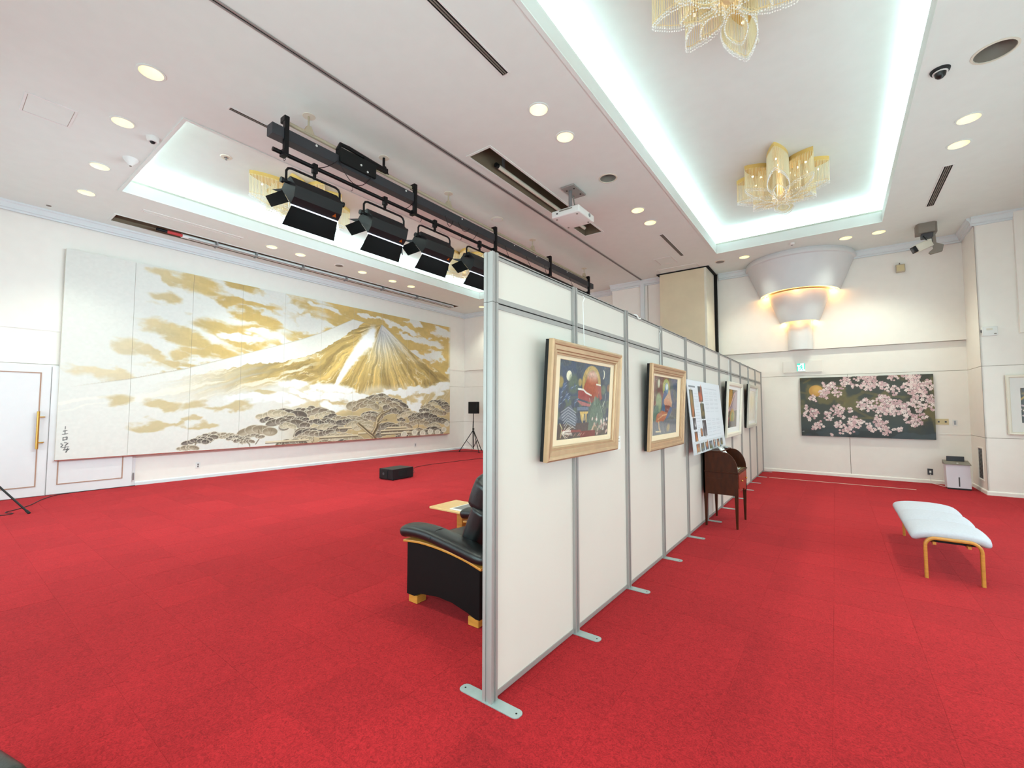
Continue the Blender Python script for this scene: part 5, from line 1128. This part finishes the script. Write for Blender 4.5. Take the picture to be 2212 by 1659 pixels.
# ---- writing desk
t = thing('writing_desk', 'small dark mahogany cylinder writing desk standing against the partition', 'desk', (-1.26, 6.67, 0))
dx0, dx1, dy0, dy1 = -1.465, -1.045, 6.33, 7.0
arc = [(dx1 - .0, .735)] + [(-1.22 + .175 * math.cos(a), .735 + .255 * math.sin(a)) for a in [PI / 2 * k / 10 for k in range(1, 10)]] + [(-1.24, .99), (dx0, .99)]
for y in (dy0, dy1 - .022):
    bm = NB(); prism(bm, [(dx0, .43), (dx1, .43)] + arc, 'y', y, y + .022); bevel_all(bm, .002, 1); obj('side_panel', bm, mahog_m, t)
bm = NB(); prism(bm, [(dx0 + .045, .455), (dx1 - .045, .455), (dx1 - .045, .64), (dx0 + .045, .64)], 'y', dy0 - .002, dy0 + .002); obj('side_inset', bm, MATS['mahogany'], t)
bm = NB(); box(bm, dx0 + .01, dx1 + .012, dy0 - .006, dy1 + .006, .715, .735, bev=.004, seg=1); obj('writing_surface', bm, mahog_m, t)
obj('leather_inset', bmx(-1.35, dx1 - .01, dy0 + .05, dy1 - .05, .7352, .7375), deskin_m, t)
obj('back_panel', bmx(dx0, dx0 + .02, dy0, dy1, .43, .99), mahog_m, t)
bm = NB(); box(bm, dx0, -1.235, dy0 - .006, dy1 + .006, .985, 1.0, bev=.003, seg=1); obj('top_board', bm, mahog_m, t)
obj('inner_shelf', bmx(dx0 + .02, -1.33, dy0 + .022, dy1 - .022, .735, .97), mahog_m, t)
bm = NB(); prism(bm, [(dy0 + .02, .45), (dy0 + .02, .715), (dy1 - .02, .715), (dy1 - .02, .45), (dy1 - .12, .43), (dy1 - .2, .475), (dy0 + .2, .475), (dy0 + .12, .43)], 'x', dx1 - .02, dx1 - .004); obj('front_apron', bm, mahog2_m, t)
bm = NB(); box(bm, dx1 - .004, dx1 + .006, dy0 + .06, dy1 - .06, .52, .70, bev=.004, seg=1); dr = obj('drawer', bm, mahog2_m, t)
for y in (6.5, 6.83): bm = NB(); lathe(bm, [(.001, .03), (.012, .026), (.014, .018), (.006, .012), (.006, 0)], (dx1 + .006, y, .61), 14, M=Matrix.Rotation(PI / 2, 4, 'Y')); obj('knob', bm, brass_m, dr, 60)
for x in (dx0 + .022, dx1 - .024):
    for y in (dy0 + .022, dy1 - .022):
        bm = NB(); v = []
        for z, w in ((.0005, .011), (.43, .021), (.72, .021)): v.append([bm.verts.new((x + a * w, y + b * w, z)) for a, b in ((-1, -1), (1, -1), (1, 1), (-1, 1))])
        for p_, q_ in zip(v, v[1:]):
            for j in range(4): bm.faces.new((p_[j], p_[(j + 1) % 4], q_[(j + 1) % 4], q_[j]))
        bm.faces.new(v[0]); bm.faces.new(v[-1]); obj('leg', bm, mahog_m, t)
t = thing('leaflet_stand', 'clear acrylic stand with white leaflets sloping inside the writing desk', 'leaflet stand', (-1.2, 6.66, .738))
pl = Pl((-1.09, 6.42, .742), (0, 1, 0), (-.17, 0, .26)); bm = NB(); pl.box(bm, 0, .24, 0, .36, -.006, 0); pl.box(bm, 0, .22, 0, .008, 0, .035); obj('acrylic_back', bm, acryl_m, t)
bm = NB(); pl.box(bm, .02, .10, .01, .34, .001, .008); obj('leaflet', bm, paper_m, t); bm = NB(); pl.box(bm, .13, .22, .01, .32, .001, .006); obj('leaflet', bm, paper_m, t)
t = thing('picture_easel', 'small silver wire easel on the desk top under the information board', 'stand', (-1.33, 6.75, 1.0))
bm = NB(); tube(bm, [(-1.36, 6.62, 1.003), (-1.30, 6.66, 1.02), (-1.27, 6.74, 1.03), (-1.33, 6.84, 1.003)], .008, 8); obj('wire_base', bm, greym_m, t, 60)
bm = NB(); box(bm, -1.40, -1.24, 6.78, 6.97, 1.01, 1.022, bev=.003, seg=1); obj('tray', bm, acryl_m, t)
bm = NB(); tube(bm, [(-1.30, 6.70, 1.003), (-1.31, 6.70, 1.06)], .012, 10); obj('post', bm, greym_m, t, 60)

# ---- dehumidifier, outlet, cable
t = thing('dehumidifier', 'pale lavender dehumidifier with grey flap top in the far right corner', 'dehumidifier', (1.86, 12.05, 0))
bm = NB(); prism(bm, [(1.70, .03), (2.035, .03), (2.025, .49), (1.69, .49)], 'y', 11.93, 12.16); bevel_all(bm, .014, 3); obj('body', bm, lav_m, t, 40)
bm = NB(); box(bm, 1.71, 2.03, 11.94, 12.15, .0005, .03); obj('base', bm, blackp_m, t)
bm = NB(); prism(bm, [(11.90, .475), (11.90, .49), (12.17, .545), (12.17, .47)], 'x', 1.675, 2.04); bevel_all(bm, .005); tp = obj('top_panel', bm, grey_m, t)
bm = NB(); box(bm, 1.73, 1.98, 12.09, 12.12, .53, .625, bev=.006); obj('flap', bm, dgreyl_m, t)
bm = NB(); box(bm, 1.862, 1.88, 11.922, 11.932, .06, .24, bev=.003, seg=1); obj('water_gauge', bm, dgrey_m, t)
bm = NB(); tube(bm, [(1.86, 11.96, .512), (1.86, 11.96, .502)], .014, 12); obj('button', bm, whitep_m, tp)
def plate(nm, label, cat, pl, w, h, m, parts):
    t = thing(nm, label, cat, pl.p(0, 0, 0)); bm = NB(); pl.box(bm, -w / 2, w / 2, -h / 2, h / 2, .0005, .009); bevel_all(bm, .003, 1); o = obj('cover', bm, m, t)
    for pn, a, b, pw, ph, pm_ in parts: bm = NB(); pl.box(bm, a - pw / 2, a + pw / 2, b - ph / 2, b + ph / 2, .0085, .014); obj(pn, bm, pm_, t)
    return t
WF = lambda x, z: Pl((x, YF, z), (1, 0, 0), (0, 0, 1)); WL = lambda y, z: Pl((XL, y, z), (0, 1, 0), (0, 0, 1))
plate('wall_outlet', 'dark outlet plate low on the far wall with a white plug', 'outlet', WF(1.55, .24), .085, .125, dgrey_m, [('plug', 0, .0, .03, .045, whitep_m)])
plate('switch_plate', 'wide beige double switch plate right of the blossom painting', 'switch', WF(1.765, 1.285), .20, .12, beigep_m, [('switch', -.05, 0, .025, .03, dgrey_m), ('switch', .055, 0, .03, .03, dgrey_m)])
plate('switch_plate', 'small narrow white switch plate right of the beige one', 'switch', WF(1.955, 1.27), .075, .125, whitep_m, [('switch', 0, 0, .03, .08, greym_m)])
plate('wall_outlet', 'white outlet low on the mural wall near the door', 'outlet', WL(3.68, .29), .09, .125, whitep_m, [('socket', 0, .02, .03, .03, greym_m), ('socket', 0, -.025, .03, .03, greym_m)])
plate('wall_outlet', 'white outlet low on the mural wall near the far speaker', 'outlet', WL(9.90, .31), .09, .125, whitep_m, [('socket', 0, .02, .03, .03, greym_m), ('socket', 0, -.025, .03, .03, greym_m)])
bm = NB(); sag(bm, (1.55, YF - .02, .20), (1.54, YF - .03, .012), 0, .005); tube(bm, spline([(1.54, YF - .03, .012), (1.6, YF - .1, .006), (1.72, 12.2, .006), (1.8, 12.15, .03)], 6), .005, 6)
tag(obj('power_cord', bm, whitep_m), 'thin white cord from the dark outlet to the dehumidifier', 'cord')
t = thing('speaker_box', 'small beige wall speaker with hook high on the far wall', 'speaker', (1.22, YF - .09, 4.5)); bm = NB(); box(bm, 1.145, 1.295, YF - .17, YF - .091, 4.50, 4.67, bev=.01); obj('body', bm, pipe_m, t)
bm = NB(); tube(bm, [(1.21, YF - .12, 4.67), (1.21, YF - .12, 4.71)], .01, 8); obj('hook', bm, grey_m, t)
bm = NB(); box(bm, 1.16, 1.28, YF - .173, YF - .169, 4.52, 4.65); obj('grille', bm, beigep_m, t)
t = thing('wall_speaker', 'white wall-mounted box with oval grille on the right pier', 'speaker', (2.31, 11.54, 2.9))
bm = NB(); box(bm, 2.195, 2.395, 11.475, 11.54, 2.885, 3.055, bev=.012, seg=3); bd_ = obj('body', bm, whitep_m, t, 40)
bm = NB(); box(bm, 2.25, 2.33, 11.470, 11.477, 2.985, 3.02, bev=.003, seg=1); obj('grille', bm, cream_m, bd_); bm = NB(); box(bm, 2.345, 2.375, 11.470, 11.477, 2.91, 2.925); obj('badge', bm, grey_m, bd_)
bm = NB(); box(bm, 2.183, 2.197, 11.49, 11.53, 2.95, 3.0); obj('connector', bm, dgrey_m, bd_)
# vent grille in the pier side
t = thing('vent_grille', 'tall narrow louvred vent grille low in the side of the right pier', 'air vent', (2.17, 11.93, .2))
pg = Pl((2.175, 12.10, .22), (0, -1, 0), (0, 0, 1)); bm = NB(); pg.frame(bm, 0, .36, 0, .62, [(0, 0), (0, .012), (.022, .012), (.03, .004), (.03, 0)]); obj('frame', bm, wall_m, t)
bm = NB(); pg.box(bm, .02, .34, .02, .60, .0003, .0015); obj('backing', bm, dgreyl_m, t)
for k in range(22): bm = NB(); z = .035 + k * .0255; A = [pg.p(a, z + b, n) for a, b, n in ((.03, 0, .003), (.33, 0, .003), (.33, .012, .011), (.03, .012, .011))]; bm.faces.new([bm.verts.new(p) for p in A]); obj('louvre', bm, greym_m, t)
# ---- exit sign
t = thing('exit_sign', 'green and white lit exit pictogram sign on a wide white plate over the blossom painting', 'exit sign', (-.62, YF, 2.42))
bm = NB(); box(bm, -1.01, -.22, YF - .028, YF - .0005, 2.42, 2.70, bev=.005, seg=1); obj('mounting_plate', bm, wall_m, t)
bm = NB(); box(bm, -.725, -.55, YF - .065, YF - .028, 2.44, 2.645, bev=.004, seg=1); bx_ = obj('lamp_box', bm, whitep_m, t)
pe = Pl((-.715, YF - .066, 2.455), (1, 0, 0), (0, 0, 1)); bm = NB(); pe.box(bm, 0, .155, 0, .18, 0, .001); obj('lit_face', bm, exit_m, bx_)
bm = NB()
def pq(P): 
    v = [bm.verts.new(pe.p(a * .155, b * .18, .0022)) for a, b in P]; bm.faces.new(v)
pq([(.0, .0), (.12, .0), (.12, .62), (.0, .62)]); pq([(.0, .8), (.42, .8), (.42, 1), (.0, 1)]); pq([(.88, .2), (1, .2), (1, 1), (.88, 1)])
pq([(.58, .80), (.66, .76), (.66, .68), (.58, .64), (.50, .68), (.50, .76)]); pq([(.40, .62), (.62, .60), (.60, .36), (.46, .36)]); pq([(.40, .62), (.24, .50), (.28, .44), (.44, .52)]); pq([(.60, .60), (.76, .48), (.72, .42), (.58, .50)])
pq([(.46, .38), (.36, .20), (.18, .16), (.18, .08), (.40, .12), (.55, .34)]); pq([(.52, .38), (.62, .36), (.74, .20), (.70, .04), (.62, .04), (.64, .18)])
obj('running_figure', bm, exitg_m, bx_)

# ---- subwoofer, speaker on stand
t = thing('subwoofer', 'black box subwoofer on the red carpet in front of the mural', 'speaker', (-7.91, 6.35, 0))
Ms = Matrix.Translation((-7.91, 6.35, 0)) @ Matrix.Rotation(math.radians(3), 4, 'Z')
bm = NB(); box(bm, -.215, .215, -.30, .30, .012, .235, bev=.008, M=Ms); obj('cabinet', bm, blackp_m, t)
bm = NB(); box(bm, -.19, .06, -.312, -.299, .03, .218, bev=.003, seg=1, M=Ms); gr = obj('grille', bm, grille_m, t)
bm = NB(); tube(bm, [Ms @ Vector((-.06, -.313, .13)), Ms @ Vector((-.06, -.318, .13))], .03, 18); obj('badge', bm, dgrey_m, gr)
bm = NB(); box(bm, .214, .22, -.12, .12, .06, .19, bev=.002, seg=1, M=Ms); obj('amplifier_panel', bm, blackf_m, t)
for a in (-.18, .18):
    for b in (-.25, .25): bm = NB(); tube(bm, [Ms @ Vector((a, b, .0005)), Ms @ Vector((a, b, .013))], .018, 10); obj('rubber_foot', bm, blackf_m, t)
def tripod(name, label, x, y, hub, pole, angs, R, sc=1, spread=.45):
    t = thing(name, label, 'stand', (x, y, 0))
    bm = NB(); tube(bm, [(x, y, .10), (x, y, pole * .62)], .019, 12); obj('lower_pole', bm, black_m, t, 60)
    bm = NB(); tube(bm, [(x, y, pole * .6), (x, y, pole)], .014, 12); obj('upper_pole', bm, black_m, t, 60)
    bm = NB(); lathe(bm, [(.02, hub - .04), (.036, hub - .035), (.036, hub + .02), (.02, hub + .035)], (x, y, 0), 14); obj('hub', bm, black_m, t, 50)
    bm = NB(); lathe(bm, [(.018, pole * .6 - .03), (.028, pole * .6 - .02), (.028, pole * .6 + .02), (.014, pole * .6 + .03)], (x, y, 0), 14); tube(bm, [(x + .02, y, pole * .6), (x + .07, y - .02, pole * .6)], .009, 8); obj('collar_knob', bm, black_m, t, 50)
    for a in angs:
        a = math.radians(a); f = Vector((x + R * math.cos(a), y + R * math.sin(a), .012)); s = Vector((x + .035 * math.cos(a), y + .035 * math.sin(a), hub)); bm = NB(); tube(bm, [s, f], .013, 8); lg = obj('leg', bm, black_m, t, 60)
        bm = NB(); tube(bm, [f - (s - f).normalized() * .008, f + (s - f).normalized() * .05], .018, 8); obj('rubber_foot', bm, blackf_m, lg)
        bm = NB(); m = s.lerp(f, spread); tube(bm, [m, (x + .02 * math.cos(a), y + .02 * math.sin(a), .16)], .008, 6); obj('brace', bm, black_m, t, 60)
    return t
tripod('speaker_stand', 'black tripod stand carrying the loudspeaker in the far left corner', -10.31, 11.62, .72, 1.343, (215, 335, 95), .50)
t = thing('loudspeaker', 'black loudspeaker on the tripod stand in the far left corner', 'speaker', (-10.31, 11.62, 1.35))
bm = NB(); box(bm, -10.50, -10.12, 11.55, 11.72, 1.345, 1.765, bev=.012); obj('cabinet', bm, blackp_m, t, 40)
bm = NB(); box(bm, -10.48, -10.14, 11.54, 11.551, 1.365, 1.745, bev=.003, seg=1); obj('grille', bm, grille_m, t)
bm = NB(); tube(bm, spline([(-10.33, 11.66, 1.3), (-10.42, 11.7, .9), (-10.45, 11.72, .4), (-10.44, 11.7, .03)], 6), .005, 6); tag(obj('speaker_cable', bm, cable_m), 'thin dark cable hanging beside the far loudspeaker stand', 'cable')
# round black-rimmed disc seen past the post
t = thing('round_drum', 'large upright black-rimmed round drum with pale skin, mostly hidden by the partition post', 'drum', (-9.45, 12.05, 1.0))
bm = NB(); My = Matrix.Rotation(PI / 2, 4, 'X'); lathe(bm, [(.42, -.08), (.46, -.1), (.485, 0), (.46, .1), (.42, .08), (.36, .03)], (-9.47, 12.05, 1.72), 40, M=My); obj('rim', bm, black_m, t, 60)
bm = NB(); v = [bm.verts.new((-9.47 + .38 * math.cos(2 * PI * k / 36), 12.02, 1.72 + .38 * math.sin(2 * PI * k / 36))) for k in range(36)]; bm.faces.new(v); obj('skin', bm, matb_m, t)
bm = NB(); box(bm, -9.80, -9.14, 11.98, 12.12, 1.02, 1.24, bev=.01); obj('cradle', bm, wood_m, t)
for a in (-9.72, -9.28): obj('stand_leg', bmx(a, a + .06, 11.99, 12.11, .0005, 1.02), wood_m, t)
# tripod whose leg enters at the left edge
tripod('lamp_tripod', 'black tripod stand cut off by the left edge, one leg and brace showing', -10.25, .45, .75, 1.6, (41.6, 161.6, 281.6), .83)
# ---- cables on the floor
def floor_cable(name, label, P, r=.006, m=cable_m): bm = NB(); tube(bm, spline([(x, y, r + .0005) for x, y in P], 8), r, 6); tag(obj(name, bm, m), label, 'cable')
floor_cable('floor_cable', 'dark cable running along the floor from the left tripod to the door', [(-10.1, .55), (-9.78, .74), (-9.82, .86), (-10.0, .80), (-10.15, .92), (-10.42, 1.09), (-10.9, 1.28), (-11.25, 1.52), (-11.33, 2.0), (-11.33, 2.6)])
floor_cable('floor_cable', 'dark cable across the carpet from the subwoofer towards the partition', [(-7.7, 6.5), (-8.2, 7.1), (-8.9, 7.8), (-8.94, 8.86), (-8.8, 10.2), (-8.5, 11.5)])
floor_cable('floor_cable', 'dark cable at the feet of the far speaker stand', [(-11.3, 10.9), (-10.9, 11.2), (-10.45, 11.7), (-10.0, 11.6), (-9.6, 11.4)])
bm = NB(); box(bm, -1.25, 1.2, 11.43, 11.445, .0004, .0045); tag(obj('floor_strip', bm, cream_m), 'thin pale strip on the carpet before the blossom painting wall', 'floor strip')
bm = NB(); box(bm, 2.97, 3.06, 10.5, 11.45, HC - .03, HC - .001); tag(obj('curtain_track', bm, dgrey_m), 'dark curtain track on the ceiling at the far right edge', 'curtain track')
